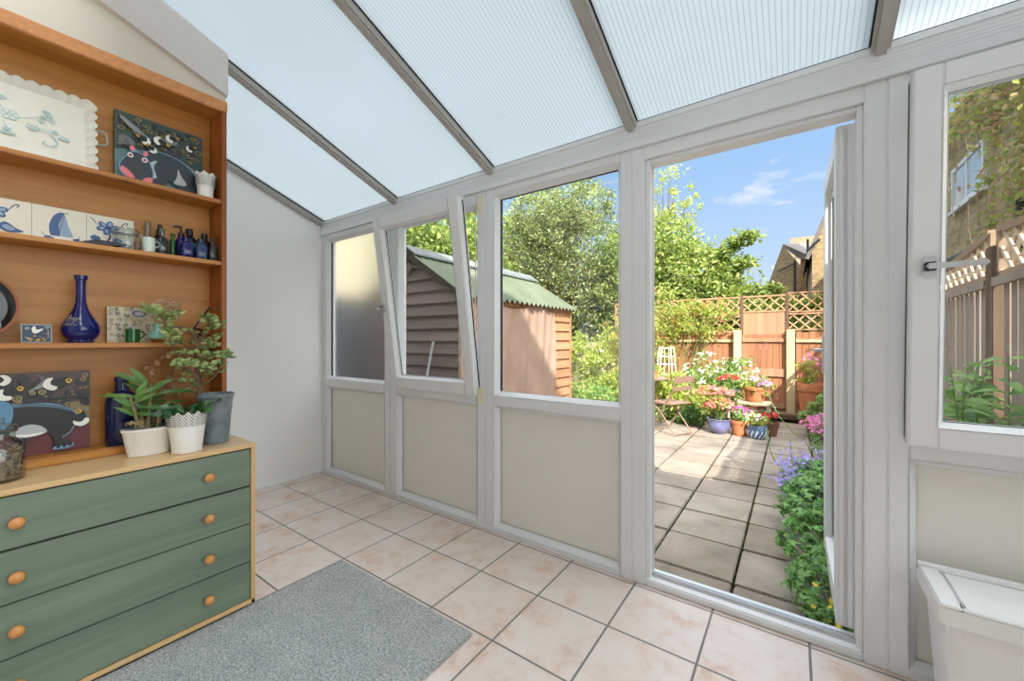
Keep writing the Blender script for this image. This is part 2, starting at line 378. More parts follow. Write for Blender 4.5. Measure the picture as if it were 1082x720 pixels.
# tilted sashes (hinged at their foot, leaning into the room)
def sash(parent,x0,x1,z0,h,tilt,Yb,handle_x,handle_z,side,stile=.075,flip=1):
    s=empty('tilting_sash'); s.parent=parent
    s.location=Vector(((x0+x1)/2,Yb,z0))-parent.location; s.rotation_euler=(tilt,0,0)
    w=(x1-x0)/2; mb=MB().mat(UPVC)
    f0,f1=-.022,.045
    mb.box(-w,-w+stile,f0,f1,0,h,.005); mb.box(w-stile,w,f0,f1,0,h,.005)
    mb.box(-w+stile,w-stile,f0+.001,f1,0,stile,.004); mb.box(-w+stile,w-stile,f0+.001,f1,h-stile,h,.004)
    mould(mb,-w+stile,w-stile,stile,h-stile,f0+.001,.018)
    mb.mat(BLACKRUB)
    a,b=w-stile-.016,h-stile-.016
    mb.box(-a-.003,-a,f0+.03,f0+.045,stile+.016,b); mb.box(a,a+.003,f0+.03,f0+.045,stile+.016,b)
    mb.box(-a,a,f0+.03,f0+.045,stile+.014,stile+.017); mb.box(-a,a,f0+.03,f0+.045,b,b+.003)
    mb.box(w+.0005,w+.002,.02,.03,.02,h-.02); mb.box(-w-.002,-w-.0005,.02,.03,.02,h-.02)
    mb.build('sash_frame',None,s)
    MB().box(-a,a,.013,.018,stile+.014,h-stile-.014).build('pane',GLASS,s)
    return s
s2=sash(w2,-2.375,-1.58,.815,1.185,math.atan2(.165,1.185),1.865,0,0,1)
s4=sash(w4,.308,1.29,.80,1.21,math.atan2(.075,1.21),1.862,0,0,-1,stile=.07)
def handle(parent,loc,L,sgn,drop=0):
    h=empty('lever_handle'); h.parent=parent; h.location=loc
    MB().mat(CHROME).box(-.016,.016,-.012,0,-.034,.034,.004).build('backplate',None,h)
    mb=MB().mat(BLACKRUB); mb.box(-.013,.013,-.035,-.01,-.014,.014,.003); mb.build('lever_boss',None,h)
    mb=MB().mat(CHROME); mb.box(min(-.012*sgn,L*sgn),max(-.012*sgn,L*sgn),-.047,-.033,-.009,.009,.004); mb.build('lever',None,h)
handle(s2,(-.385,-.022,.57),.055,1)
handle(s4,(-.449,-.022,.587),.118,1)
# ---- the door: frame and leaf opened outwards
d=empty('door_1',(-.1825,1.93,0)); struct(d); o=d.location
mb=MB().mat(UPVC)
mb.box(-.63,-.572,1.885,1.975,0,ZH,.004); mb.box(.203,.265,1.885,1.975,0,ZH,.004); mb.box(-.572,.203,1.885,1.975,2.0,ZH,.003)
# rebated inner edges
for xx in((-.572,-.552),(.185,.203)): mb.box(xx[0],xx[1],1.90,1.975,.0,2.0,.003)
mb.box(-.552,.185,1.90,1.975,1.982,2.0,.003)
mb.build('door_frame',None,d,o)
mb=MB().mat(UPVC); mb.box(-.572,.203,1.885,1.93,0,.032,.006); mb.box(-.572,.203,1.93,1.985,0,.042,.006); mb.mat(CHROME); mb.box(-.56,.19,1.931,1.936,.042,.048)
mb.box(-.56,.19,1.948,1.953,.042,.046); mb.build('threshold',None,d,o)
mb=MB().mat(BLACKRUB); mb.box(-.553,-.5515,1.945,1.951,.05,1.98); mb.build('gasket',None,d,o)
leaf=empty('door_leaf'); leaf.parent=d; leaf.location=Vector((.192,1.985,.05))-o
leaf.rotation_euler=(0,0,math.radians(90.3))  # local +x runs away from the house
W,Ht,T=.70,1.93,.06
mb=MB().mat(UPVC); st=.085
mb.box(0,st,0,T,0,Ht,.004); mb.box(W-st,W,0,T,0,Ht,.004); mb.box(st,W-st,0.001,T-.001,0,st+.01,.003); mb.box(st,W-st,0.001,T-.001,Ht-st,Ht,.003)
mb.box(-.012,0,.008,.026,.012,Ht-.012,.003); mb.box(-.012,0,.036,.05,.012,Ht-.012,.003)
mould(mb,st,W-st,st+.01,Ht-st,0,.016)
mb.mat(BLACKRUB); mb.box(st+.012,W-st-.012,.02,.024,st+.024,st+.03); mb.box(st+.012,st+.018,.02,.03,st+.03,Ht-st-.02); mb.box(W-st-.018,W-st-.012,.02,.03,st+.03,Ht-st-.02)
mb.box(W+.001,W+.003,.012,.024,.01,Ht-.01)
mb.build('leaf_frame',None,leaf)
MB().box(st+.012,W-st-.012,.027,.034,st+.02,Ht-st-.012).build('pane',GLASS,leaf)
for yy,sg in((T,1),(0,-1)):
    hb=MB().mat(CHROME); 
    hb.box(W-.055,W-.03,yy,yy+sg*.01,.93,1.13,.003); hb.tube([(W-.042,yy,1.05),(W-.042,yy+sg*.045,1.05)],.008); hb.tube([(W-.042,yy+sg*.045,1.05),(W-.15,yy+sg*.045,1.05)],.008)
    hb.build('door_handle',None,leaf)
# rug
m=MB().box(-1.915,-1.02,-.9,1.18,.001,.012,.004); tag(m.build('rug',RUG),'flat grey mottled carpet runner lying on the pink floor tiles','rug')
# ================================================================ CHEST OF DRAWERS
TOP=.708
D=empty('chest_of_drawers',(-2.1,.354,0),'low beech chest of four wide sage green drawers with round wooden knobs','chest of drawers'); o=D.location
mb=MB().mat(BEECH); mb.box(-2.295,-1.897,-.06,.768,.69,TOP,.004); mb.box(-2.295,-1.90,-.055,.763,.022,.04,.002)
mb.mat(BEECHV); mb.box(-2.295,-1.90,.747,.765,.022,.69,.002); mb.box(-2.295,-1.90,-.057,-.039,.022,.69,.002)
mb.mat(BLACKRUB); mb.box(-2.29,-1.925,-.038,.746,.041,.689)
mb.build('body',None,D,o)
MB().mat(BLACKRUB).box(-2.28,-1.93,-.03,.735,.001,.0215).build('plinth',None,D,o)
zs=[.042,.204,.366,.528,.687]
for i in range(4):
    z0,z1=zs[i]+.0015,zs[i+1]-.0025-(.003 if i==2 else 0)
    dr=MB().box(-1.924,-1.903,-.0365,.7445,z0,z1,.002).build('drawer',SAGE,D,o)
    zc=(z0+z1)/2
    for y in(.116,.594):
        k=MB(); prof=[(0.0075,0),(.0075,.006),(.012,.010),(.0165,.016),(.0175,.022),(.0155,.028),(.010,.0325),(1e-4,.034)]
        n=18;vs=[];fs=[]
        for (r,z) in prof:
            for q in range(n): a=2*PI*q/n; vs.append((-1.903+z,y+r*math.cos(a),zc+r*math.sin(a)))
        for a in range(len(prof)-1):
            for q in range(n): fs.append((a*n+q,a*n+(q+1)%n,(a+1)*n+(q+1)%n,(a+1)*n+q))
        k.add(vs,fs,True); kk=k.build('knob',KNOB,dr,o)
# ================================================================ HUTCH
XF,XB=-2.13,-2.285; YE=.738; YS=-.45
S1,S2,S3,S0=1.792,1.511,1.141,.735
H=empty('open_shelf_hutch',(-2.2,.2,TOP),'tall orange pine shelf rack standing on the sage drawers against the cream wall','shelf unit'); o=H.location
MB().box(XB,XB+.008,YS,YE-.02,TOP+.002,2.245).build('back_panel',PINE,H,o)
mb=MB(); mb.box(XB,XF,YE-.02,YE,TOP+.001,2.2,.002); mb.box(XF-.001,XF+.004,YE-.0175,YE-.0145,TOP+.01,2.2); mb.box(XF-.001,XF+.004,YE-.006,YE-.003,TOP+.01,2.2); mb.build('side_panel',PINEV,H,o)
MB().box(XB,XF,YS,YS+.02,TOP+.001,2.2,.002).build('side_panel',PINEV,H,o)
MB().box(XB,XF,YS,YE,2.2,2.215,.002).build('top_board',PINE,H,o)
for z,t in((S1,.018),(S2,.018),(S3,.018)):
    s=MB(); s.box(XB+.009,XF-.003,YS+.021,YE-.021,z-t,z,.002); s.build('shelf',PINEK,H,o)
mb=MB(); mb.box(XB+.009,XF-.012,YS+.021,YE-.021,TOP+.002,S0,.002); mb.mat=mb.mat; mb.box(XF-.011,XF,YS+.021,YE-.021,TOP+.001,TOP+.026,.004); mb.box(XF-.011,XF-.004,YS+.021,YE-.021,TOP+.0265,TOP+.032,.002); mb.build('bottom_shelf',PINE,H,o)
CARV=plain('carved_pine_edge',(206,140,84),.5,var=.09,scale=60,bmp=.5)
mb=MB(); mb.box(XF-.014,XF+.004,YS,YE+.002,2.196,2.246,.003); mb.build('cornice',CARV,H,o)

# ---------------------------------------------------------------- painted art helper
def art(mb,X,y0,y1,z0,z1,items,lean=0,e=.0006):
    """items: list of (material, pts in 0..1, kind) laid over a flat picture facing +x"""
    for k,it in enumerate(items):
        m,pts=it[0],it[1]; n=it[2] if len(it)>2 else 4
        if n: pts=catmull(pts,n)
        mb.mat(m); xx=X+e*(k+1)/6 
        vs=[(xx-lean*(p[1]),y0+(y1-y0)*min(1,max(0,p[0])),z0+(z1-z0)*min(1,max(0,p[1]))) for p in pts]
        mb.add(vs,[tuple(range(len(vs)))])
def ell(cx,cy,rx,ry,rot=0,n=14):
    return [(cx+rx*math.cos(a)*math.cos(rot)-ry*math.sin(a)*math.sin(rot),cy+rx*math.cos(a)*math.sin(rot)+ry*math.sin(a)*math.cos(rot)) for a in [2*PI*i/n for i in range(n)]]
def stroke(pts,w,n=3):
    p=catmull(pts,n,False) if n else pts
    L=[];R=[]
    for i,q in enumerate(p):
        a=p[max(0,i-1)];b=p[min(len(p)-1,i+1)]; d=math.hypot(b[0]-a[0],b[1]-a[1]) or 1
        nx,ny=-(b[1]-a[1])/d,(b[0]-a[0])/d; t=math.sin(PI*(i+.6)/(len(p)+.2)); ww=w*(.35+.65*t)
        L.append((q[0]+nx*ww,q[1]+ny*ww)); R.append((q[0]-nx*ww,q[1]-ny*ww))
    return L+R[::-1]
def P(n,c): return plain(n,c,.45,var=.03)
TEAL,TEALD=P('paint_teal',(92,124,128)),P('paint_dark_green',(58,76,68)); SLATE=P('paint_slate',(48,56,64)); RIM=P('paint_light_blue',(104,150,178)); PINK=P('paint_coral_pink',(232,124,128)); WHT=P('paint_white',(232,230,222)); GOLD=P('paint_gold',(206,160,44)); OLV=P('paint_olive',(128,122,78)); GREYP=P('paint_grey',(140,144,144)); BLK=P('paint_black',(26,26,28)); BELLY=P('paint_pale_grey',(176,182,184))
BROWNP=P('paint_brown',(84,66,64)); MAR=P('paint_maroon',(104,42,48)); BLU=P('paint_ear_blue',(86,134,166)); OCH=P('paint_ochre',(150,132,84)); DK=P('paint_charcoal',(50,46,50))
def bird(cx,cy,s,fl=1,rot=0):
    def T(pts): return [(cx+s*fl*(x*math.cos(rot)-y*math.sin(rot)),cy+s*(x*math.sin(rot)+y*math.cos(rot))) for x,y in pts]
    return [(BLK,T([(-.9,-.2),(-.3,.5),(.6,.6),(1.3,.1),(.5,-.4),(-.3,-.7)])),
            (WHT,T([(-.7,.6),(-.2,.75),(-.35,.3),(-.25,-.1),(.25,-.35),(.05,-.75),(-.55,-.65),(-.95,-.1)])),
            (GOLD,T([(.8,.5),(1.15,.75),(1.4,.45),(1.1,.1)])),(BLK,T(ell(1.1,.5,.13,.13,0,8)),0)]
def hippo_art():
    it=[(TEAL,[(0,0),(1,0),(1,1),(0,1)],0),(TEALD,[(0,.45),(.3,.55),(1,.4),(1,1),(0,1)],0)]
    r=random.Random(3)
    for i in range(90):
        x,y=r.uniform(.04,.96),r.uniform(.5,.96); s=r.uniform(.02,.045)
        it.append((OLV if i%2 else DK,ell(x,y,s,s*.8,0,9),0)); 
        if i%2: it.append((DK,ell(x,y,s*.5,s*.45,0,7),0))
    for a in range(7):
        it.append((GREYP,stroke([(.05,.93-.008*a),(.2,.83-.012*a),(.36,.70+.004*a)],.006),0)); it.append((GREYP,stroke([(.42,.66+.014*a),(.55,.70+.013*a),(.68,.75+.013*a)],.005),0))
        it.append((GREYP,stroke([(.7,.52-.01*a),(.85,.45-.012*a),(.98,.35-.01*a)],.004),0)); it.append((GREYP,stroke([(.03,.62-.02*a),(.1,.66-.02*a),(.2,.60-.01*a)],.004),0))
    body=[(.16,.44),(.30,.50),(.5,.55),(.72,.50),(.88,.36),(.95,.15),(.93,-.2),(.80,-.2),(.72,.06),(.55,.16),(.50,-.2),(.42,-.2),(.34,.05),(.20,.06),(.1,.2)]
    it.append((RIM,[(x+(x-.5)*.03,y+.012) for x,y in body])); it.append((SLATE,body))
    it.append((BELLY,[(.33,.17),(.43,.17),(.40,.32),(.44,.42),(.36,.36)])); it.append((BELLY,[(.63,.15),(.78,.17),(.71,.30),(.68,.38),(.66,.24)]))
    it.append((TEAL,[(.52,0),(.58,.10),(.66,.06),(.72,.0)]))
    it.append((TEAL,[(.28,0),(.33,.07),(.40,.02)]))
    head=[(.12,.38),(.20,.46),(.31,.42),(.38,.26),(.37,.12),(.28,.04),(.16,.06),(.06,.14),(.05,.26)]
    it.append((RIM,[(.215+(x-.215)*1.08,.24+(y-.24)*1.06) for x,y in head])); it.append((SLATE,head))
    it.append((PINK,[(.06,.22),(.11,.20),(.18,.13),(.19,.09),(.12,.09),(.05,.16)])); it.append((PINK,[(.27,.07),(.31,.13),(.38,.15),(.37,.07),(.31,.04)]))
    for x,y in((.17,.50),(.31,.475)): it.append((PINK,ell(x,y,.028,.035),0))
    for x,y in((.15,.40),(.30,.38)): it.append((WHT,ell(x,y,.032,.034),0)); it.append((PINK,ell(x,y,.02,.02),0)); it.append((BLK,ell(x,y,.012,.014),0))
    for b in(bird(.30,.66,.07,-1,.2),bird(.47,.71,.08,1,-.5),bird(.60,.80,.07,1,.1),bird(.83,.74,.06,1,.3),bird(.38,.56,.06,-1,.4)): it+=b
    return it
def elephant_art():
    it=[(MAR,[(0,0),(1,0),(1,1),(0,1)],0),(P('paint_mauve_brown',(112,84,78)),[(0,.25),(1,.3),(1,1),(0,1)],0),(P('paint_khaki',(136,122,86)),[(.8,.42),(1,.38),(1,.68),(.85,.62)],0),(BROWNP,[(0,.55),(1,.62),(1,1),(0,1)],0)]
    r=random.Random(5)
    for i in range(90):
        x,y=r.uniform(.02,.98),r.uniform(.58,.96); s=r.uniform(.02,.04)
        if i%3: it.append((DK,ell(x,y,s*1.6,s,r.uniform(0,3),9),0))
        else: it.append((OCH,ell(x,y,s,s,0,10),0)); it.append((DK,ell(x,y,s*.6,s*.6,0,8),0)); it.append((OCH,ell(x,y,s*.3,s*.3,0,6),0))
    for a in range(9):
        it.append((GREYP,stroke([(.05+.012*a,.88-.01*a),(.12+.01*a,.76),(.2,.62+.005*a)],.004),0)); it.append((GREYP,stroke([(.50,.78),(.60+.014*a,.88-.004*a),(.58+.03*a,.97-.016*a)],.004),0))
    it.append((BLK,stroke([(.48,.72),(.7,.66),(.9,.68),(.99,.6)],.015),0))
    body=[(.22,.60),(.45,.62),(.68,.60),(.84,.50),(.88,.40),(.82,.24),(.76,.18),(.84,.11),(.82,.06),(.68,.06),(.70,.14),(.66,.24),(.60,.28),(.50,.24),(.48,.14),(.42,.05),(.30,.05),(.30,.09),(.38,.14),(.40,.26),(.30,.30),(.20,.20),(.22,.05),(.1,.05),(.06,.25),(-.1,.3),(0,.5)]
    it.append((RIM,[(.5+(x-.5)*1.03,.35+(y-.35)*1.045) for x,y in body])); it.append((BLK,body))
    it.append((BELLY,[(.36,.30),(.44,.24),(.56,.24),(.64,.28),(.58,.36),(.48,.38)])); it.append((WHT,[(.38,.28),(.46,.24),(.56,.245),(.61,.275),(.5,.27)]))
    it.append((P('paint_back_blue',(70,100,124)),stroke([(.28,.60),(.5,.615),(.72,.57),(.84,.5)],.018),0))
    it.append((BLU,[(.10,.58),(.20,.70),(.30,.70),(.38,.62),(.38,.46),(.32,.36),(.24,.40),(.14,.50)]))
    for b in(bird(.08,.86,.09,-1,0),bird(.30,.92,.08,-1,-.4),bird(.35,.76,.09,1,.2),bird(.70,.85,.10,1,-.1),bird(.92,.38,.09,1,1.4)): it+=b
    for x in(.32,.37,.42,.7,.75,.8): it.append((RIM,ell(x,.065,.014,.016),0))
    return it
CANV=plain('canvas_edge',(70,76,72),.8,var=.02)
def canvas(name,label,X,y0,y1,z0,h,items,t=.015,cat='painting',edge=CANV,lean=.02,group=None):
    e=empty(name,(X,(y0+y1)/2,z0),label,cat,group)
    e.rotation_euler=(0,-lean,0); w=(y1-y0)/2
    MB().mat(edge).box(-t,0,-w,w,0,h,.001).build('canvas' if cat=='painting' else 'tile_body',None,e)
    if items:
        mb=MB(); art(mb,0,-w,w,0,h,items); mb.build('painted_picture',None,e)
    return e
canvas('hippo_painting','square canvas painting of a dark hippopotamus under white birds, leaning on the top shelf',-2.235,.385,.678,S1+.001,.295,hippo_art())
canvas('elephant_painting','square canvas painting of a black elephant with a blue ear, on the bottom shelf',-2.235,.010,.316,S0+.001,.298,elephant_art())
# small bird picture
it=[(P('paint_navy',(44,66,84)),[(0,0),(1,0),(1,1),(0,1)],0)]
fr=P('paint_frame_grey',(150,156,160))
for q in([(0,0),(1,0),(1,.05),(0,.05)],[(0,.95),(1,.95),(1,1),(0,1)],[(0,0),(.04,0),(.04,1),(0,1)],[(.96,0),(1,0),(1,1),(.96,1)]): it.append((fr,q,0))
it+=[(WHT,[(.35,.8),(.45,.9),(.5,.7),(.72,.78),(.6,.6),(.45,.5),(.36,.6)]),(GREYP,ell(.2,.78,.08,.08),0),(GREYP,ell(.85,.85,.1,.05),0),(GREYP,stroke([(.8,.9),(.9,.5),(.85,.2)],.02),0),(GREYP,stroke([(.12,.3),(.3,.25)],.03),0)]
r=random.Random(9)
for i in range(26): it.append((GOLD if i%3 else BLK,ell(r.uniform(.15,.85),r.uniform(.12,.5),.05,.03,r.uniform(0,3),7),0))
canvas('bird_picture','tiny dark blue picture of a white bird beside the cobalt vase',-2.17,.142,.2125,S3+.001,.065,it,.008,'picture',fr)
# blue and white tiles on the second shelf
IV=plain('ivory_tile_glaze',(222,216,196),.25,var=.02); DB=P('delft_blue',(62,92,142)); DD=P('delft_dark',(34,50,92)); DL=P('delft_pale',(142,164,190))
def boat():
    it=[(IV,[(0,0),(1,0),(1,1),(0,1)],0),(DL,[(.3,.02),(.5,.0),(.72,.04),(.6,.1),(.36,.1)]),(DB,[(.2,.16),(.3,.08),(.55,.05),(.8,.10),(.86,.22),(.6,.14),(.42,.14),(.3,.20)]),(WHT,[(.38,.14),(.5,.2),(.68,.2),(.74,.14),(.55,.11)]),
    (DB,[(.32,.24),(.3,.5),(.38,.76),(.5,.88),(.58,.84),(.48,.55),(.50,.25),(.42,.22)]),(DL,[(.50,.26),(.49,.55),(.58,.84),(.66,.5),(.74,.26),(.62,.22)])]
    it+=[(DD,stroke([(.15,.3),(.25,.16),(.33,.12)],.008),0),(DD,stroke([(.86,.28),(.82,.14),(.7,.1)],.008),0),(DD,stroke([(.58,.84),(.63,.9),(.66,.84)],.007),0),(DD,stroke([(.47,.22),(.52,.5),(.58,.86)],.006),0)]
    return it
def flower(sh):
    it=[(IV,[(0,0),(1,0),(1,1),(0,1)],0)]
    for k in range(6):
        a=k*PI/3+.3; x,y=.42+sh+.15*math.cos(a),.66+.11*math.sin(a); it.append((DB,ell(x,y,.11,.075,a),0)); it.append((DL,ell(x+.01,y+.01,.06,.035,a),0))
    it+=[(DD,ell(.42+sh,.66,.06,.04),0),(DD,stroke([(.42+sh,.6),(.46+sh,.4),(.36+sh,.22),(.2+sh,.2)],.02),0),(DB,[(.5+sh,.3),(.62+sh,.4),(.8+sh,.26),(.92+sh,.2),(.7+sh,.14),(.56+sh,.18)]),(DL,[(.56+sh,.28),(.64+sh,.33),(.78+sh,.23),(.66+sh,.19)]),
    (DD,stroke([(.66+sh,.7),(.76+sh,.86),(.84+sh,.88),(.8+sh,.8)],.012),0),(DD,stroke([(.2+sh,.7),(.1+sh,.86),(.04+sh,.9)],.01),0),(DB,[(.05+sh,.3),(.12+sh,.4),(.26+sh,.34),(.2+sh,.22)])]
    return it
TG='blue and white tiles on the second shelf'
yy=.4455-.0005
for k,(itm,lab) in enumerate(((flower(.02),'blue flower tile right of the boat tile, half behind the clip-top jar'),(boat(),'square cream tile painted with a blue sailing boat'),(flower(-.05),'blue flower tile left of the boat tile, cut off by the photo edge'))):
    canvas('painted_tile',lab,-2.25,yy-.1355,yy,S2+.001,.1355,itm,.007,'tile',IV,.02,TG); yy-=.1365
# patterned tile on the third shelf
it=[(P('stone_cream',(206,196,170)),[(0,0),(1,0),(1,1),(0,1)],0)]; INK=P('ink_grey',(66,70,74)); r=random.Random(4)
for i in range(7):
    for j in range(7):
        cx,cy=(i+.5)/7+r.uniform(-.03,.03),(j+.5)/7+r.uniform(-.03,.03)
        for q in range(5):
            a=q*2*PI/5+r.random(); it.append((INK if (i*j)%4 else P('ink_tan',(170,140,96)),stroke([(cx+.015*math.cos(a),cy+.015*math.sin(a)),(cx+.06*math.cos(a+.3),cy+.06*math.sin(a+.3))],.012,2),0))
for i in range(3):
    it.append((P('ink_mid',(150,152,148)),ell(.62,.82,.2-.05*i,.12-.03*i),0)) if i%2==0 else it.append((INK,ell(.62,.82,.2-.05*i,.12-.03*i),0))
canvas('patterned_tile','square grey and cream leaf-patterned tile right of the cobalt vase',-2.245,.365,.513,S3+.001,.145,it,.010,'tile',fr)

# ---------------------------------------------------------------- tray
TRAYC=plain('cream_enamel',(226,224,210),.35,var=.02); DUCK=P('duck_egg_paint',(170,196,192)); DUCKM=plain('duck_egg_wire',(150,180,176),.35,var=0)
T=empty('scalloped_tray',(-2.24,.105,S1+.002),'cream rectangular tray with scalloped rim and pale blue flowers, leaning on the top shelf','tray'); T.rotation_euler=(0,-.09,0)
w,h=.232,.292
mb=MB().mat(TRAYC)
mb.box(0,.004,-w+.03,w-.03,.03,h-.03)
# sloping rim with scallops
n=11; outer=[]; inner=[]
def edgepts(a,b,cnt,nx):
    out=[]
    for i in range(cnt):
        for j in range(8):
            t=(i+j/8)/cnt; sc=.010*abs(math.sin(PI*j/8)); out.append((a[0]+(b[0]-a[0])*t+nx[0]*sc,a[1]+(b[1]-a[1])*t+nx[1]*sc))
    return out
q=.010
loop=edgepts((-w+q,q),(w-q,q),13,(0,-1))+edgepts((w-q,q),(w-q,h-q),8,(1,0))+edgepts((w-q,h-q),(-w+q,h-q),13,(0,1))+edgepts((-w+q,h-q),(-w+q,q),8,(-1,0))
N=len(loop)
def clampin(p,d): return (max(-w+d,min(w-d,p[0])),max(d,min(h-d,p[1])))
rin=[clampin(p,.032) for p in loop]
for front,(xo,xi) in enumerate(((.026,.004),(.0235,.0))):
    vs=[(xo,p[0],p[1]) for p in loop]+[(xi,p[0],p[1]) for p in rin]
    mb.add(vs,[(i,(i+1)%N,(i+1)%N+N,i+N) for i in range(N)],False)
mb.add([(.026,p[0],p[1]) for p in loop]+[(.0235,p[0],p[1]) for p in loop],[(i,(i+1)%N,(i+1)%N+N,i+N) for i in range(N)])
mb.mat(P('rim_dot_blue',(96,120,124)))
for i in range(0,N,2):
    a=loop[i]; c=clampin(a,.0); ix=a[0]*(1-.004/w)-0; iz=h/2+(a[1]-h/2)*(1-.010/h)
    mb.ball((.0262,ix*.985,iz),.0009,5,3)
mb.build('tray_body',None,T)
it=[]
def fl(cx,cy,s):
    for k in range(6):
        a=k*PI/3; it.append((DUCK,ell(cx+s*math.cos(a)*.8,cy+s*math.sin(a)*1.1,s*.5,s*.6,0),0)); it.append((TRAYC,ell(cx+s*math.cos(a)*.8,cy+s*math.sin(a)*1.1,s*.3,s*.4,0),0))
    it.append((DUCK,ell(cx,cy,s*.35,s*.45),0)); it.append((TRAYC,ell(cx,cy,s*.18,s*.25),0))
fl(.40,.46,.06); fl(.54,.52,.05); fl(.68,.42,.035)
for (x,y,a) in((.48,.72,1.2),(.52,.76,1),(.45,.78,1.8),(.82,.62,.6),(.86,.67,.6),(.80,.55,.4),(.88,.60,.3),(.84,.72,1),(.55,.28,-1),(.58,.22,-1.3),(.52,.22,-1.9),(.9,.42,0),(.95,.36,-.4),(.99,.35,0),(.3,.66,2),(.25,.4,3),(.3,.3,4)):
    it.append((DUCK,ell(x*.86+.05,y,.022,.03,a),0))
it+=[(DUCK,stroke([(.66,.38),(.78,.38),(.84,.26),(.80,.18),(.74,.2),(.76,.25)],.008),0),(DUCK,stroke([(.5,.58),(.46,.7),(.48,.78)],.005),0),(DUCK,stroke([(.6,.5),(.72,.6),(.8,.68)],.005),0),(DUCK,stroke([(.7,.42),(.82,.42),(.9,.38)],.005),0),(DUCK,stroke([(.5,.4),(.52,.3),(.54,.2)],.005),0)]
mb=MB(); art(mb,.0042,-w+.05,w-.045,.03,h-.03,it); mb.build('painted_flowers',None,T)
MB().tube([(.02,w-.004,h*.42),(.024,w+.022,h*.44),(.024,w+.027,h*.47),(.024,w+.024,h*.60),(.022,w+.018,h*.62),(.018,w-.004,h*.62)],.0026).build('tray_handle',DUCKM,T)

# ---------------------------------------------------------------- lathed vessels
def gl(name,c,rough=.06,tr=.85,ior=1.45):
    m,nt,b=nm(name); b.inputs['Base Color'].default_value=lin(c); b.inputs['Roughness'].default_value=rough; b.inputs['Transmission Weight'].default_value=tr; b.inputs['IOR'].default_value=ior; b.inputs['Coat Weight'].default_value=.3; return m
COB=gl('cobalt_glass',(16,24,104),.04,.3); COBD=gl('dark_blue_glass',(20,34,84),.08,.3); CLEAR=glassmat('clear_jar_glass',(.86,.90,.89),1.8,.03); SMOKE=glassmat('grey_glass',(.66,.72,.72),1.0,.05); GREENG=gl('green_glass',(20,92,34),.08,.3); PURP=gl('purple_glass',(50,32,110),.1,.3); STEEL=gl('steel_blue_glass',(48,72,116),.15,.35); BLACKP=plain('black_plastic',(22,22,26),.3,var=0); LBL=P('pale_blue_label',(96,164,190)); MINT=plain('mint_glaze',(196,214,202),.25,var=.02); LACEW=plain('white_enamel_pot',(232,230,224),.4,var=.01); BOTK=gl('black_blue_glass',(22,26,46),.1,.15)
def vessel(name,parts,loc,label,cat,group=None,rz=0):
    "parts: list of (partname, fn(MB)->MB, material)"
    e=empty(name,loc,label,cat,group,rz)
    for (pn,fn,mt) in parts:
        mb=MB(); fn(mb); mb.build(pn,mt,e)
    return e
L=lambda prof,**k:(lambda mb: mb.lathe(prof,**k))
# cobalt vase
vz=[(.034,0),(.036,.004),(.034,.010),(.046,.022),(.053,.045),(.050,.066),(.036,.092),(.020,.128),(.0145,.155),(.013,.20),(.0145,.235),(.0185,.238),(.0185,.252),(.0165,.253),(.012,.235)]
V=vessel('cobalt_vase',[('vase_body',L(vz,seg=36),COB)],(-2.19,.286,S3+.001),'tall cobalt blue glass bottle vase with long neck and scribbled gold writing','vase')
mb=MB(); pts=[]
word=[[(0,0),(.25,.9),(.45,1.1),(.5,.5),(.55,0)],[(.15,.45),(.6,.55)],[(.7,.1),(.8,.5),(.85,.3),(1.05,.55)],[(1.1,.2),(1.3,.35),(1.2,.6),(1.1,.3),(1.3,.05),(1.5,.3)],[(1.55,0),(1.6,.5),(1.75,.45),(1.8,.05),(1.9,.5),(2.05,.4),(2.1,.05)],[(-.1,-.25),(1,-.15),(2.3,-.3)],[(.1,-1.1),(.4,-.5),(.6,-1.1),(.8,-.5),(1.0,-1.1),(1.3,-.5),(1.6,-1),(2,-.7)]]
def vr(z):
    for (r0,z0),(r1,z1) in zip(vz[3:12],vz[4:13]):
        if z0<=z<=z1: return r0+(r1-r0)*(z-z0)/(z1-z0)
    return .05
for s_ in word:
    pp=[]
    for (u,v_) in catmull(s_,4,False):
        z=.082+v_*.018; a=math.radians(-38)+(u-1.1)*.42; r_=vr(z)+.0006; pp.append((r_*math.cos(a),r_*math.sin(a),z))
    mb.tube(pp,.0007,5)
mb.build('gold_writing',P('pale_gold',(170,160,120)),V)
# big blue bottle
bb=[(.048,0),(.05,.006),(.05,.165),(.047,.185),(.030,.205),(.021,.215),(.020,.248),(.024,.25),(.024,.268),(.02,.27)]
vessel('blue_bottle',[('bottle_body',L(bb,seg=32),COBD)],(-2.205,.402,S0+.001),'big dark blue round-shouldered glass bottle on the bottom shelf beside the elephant painting','bottle')
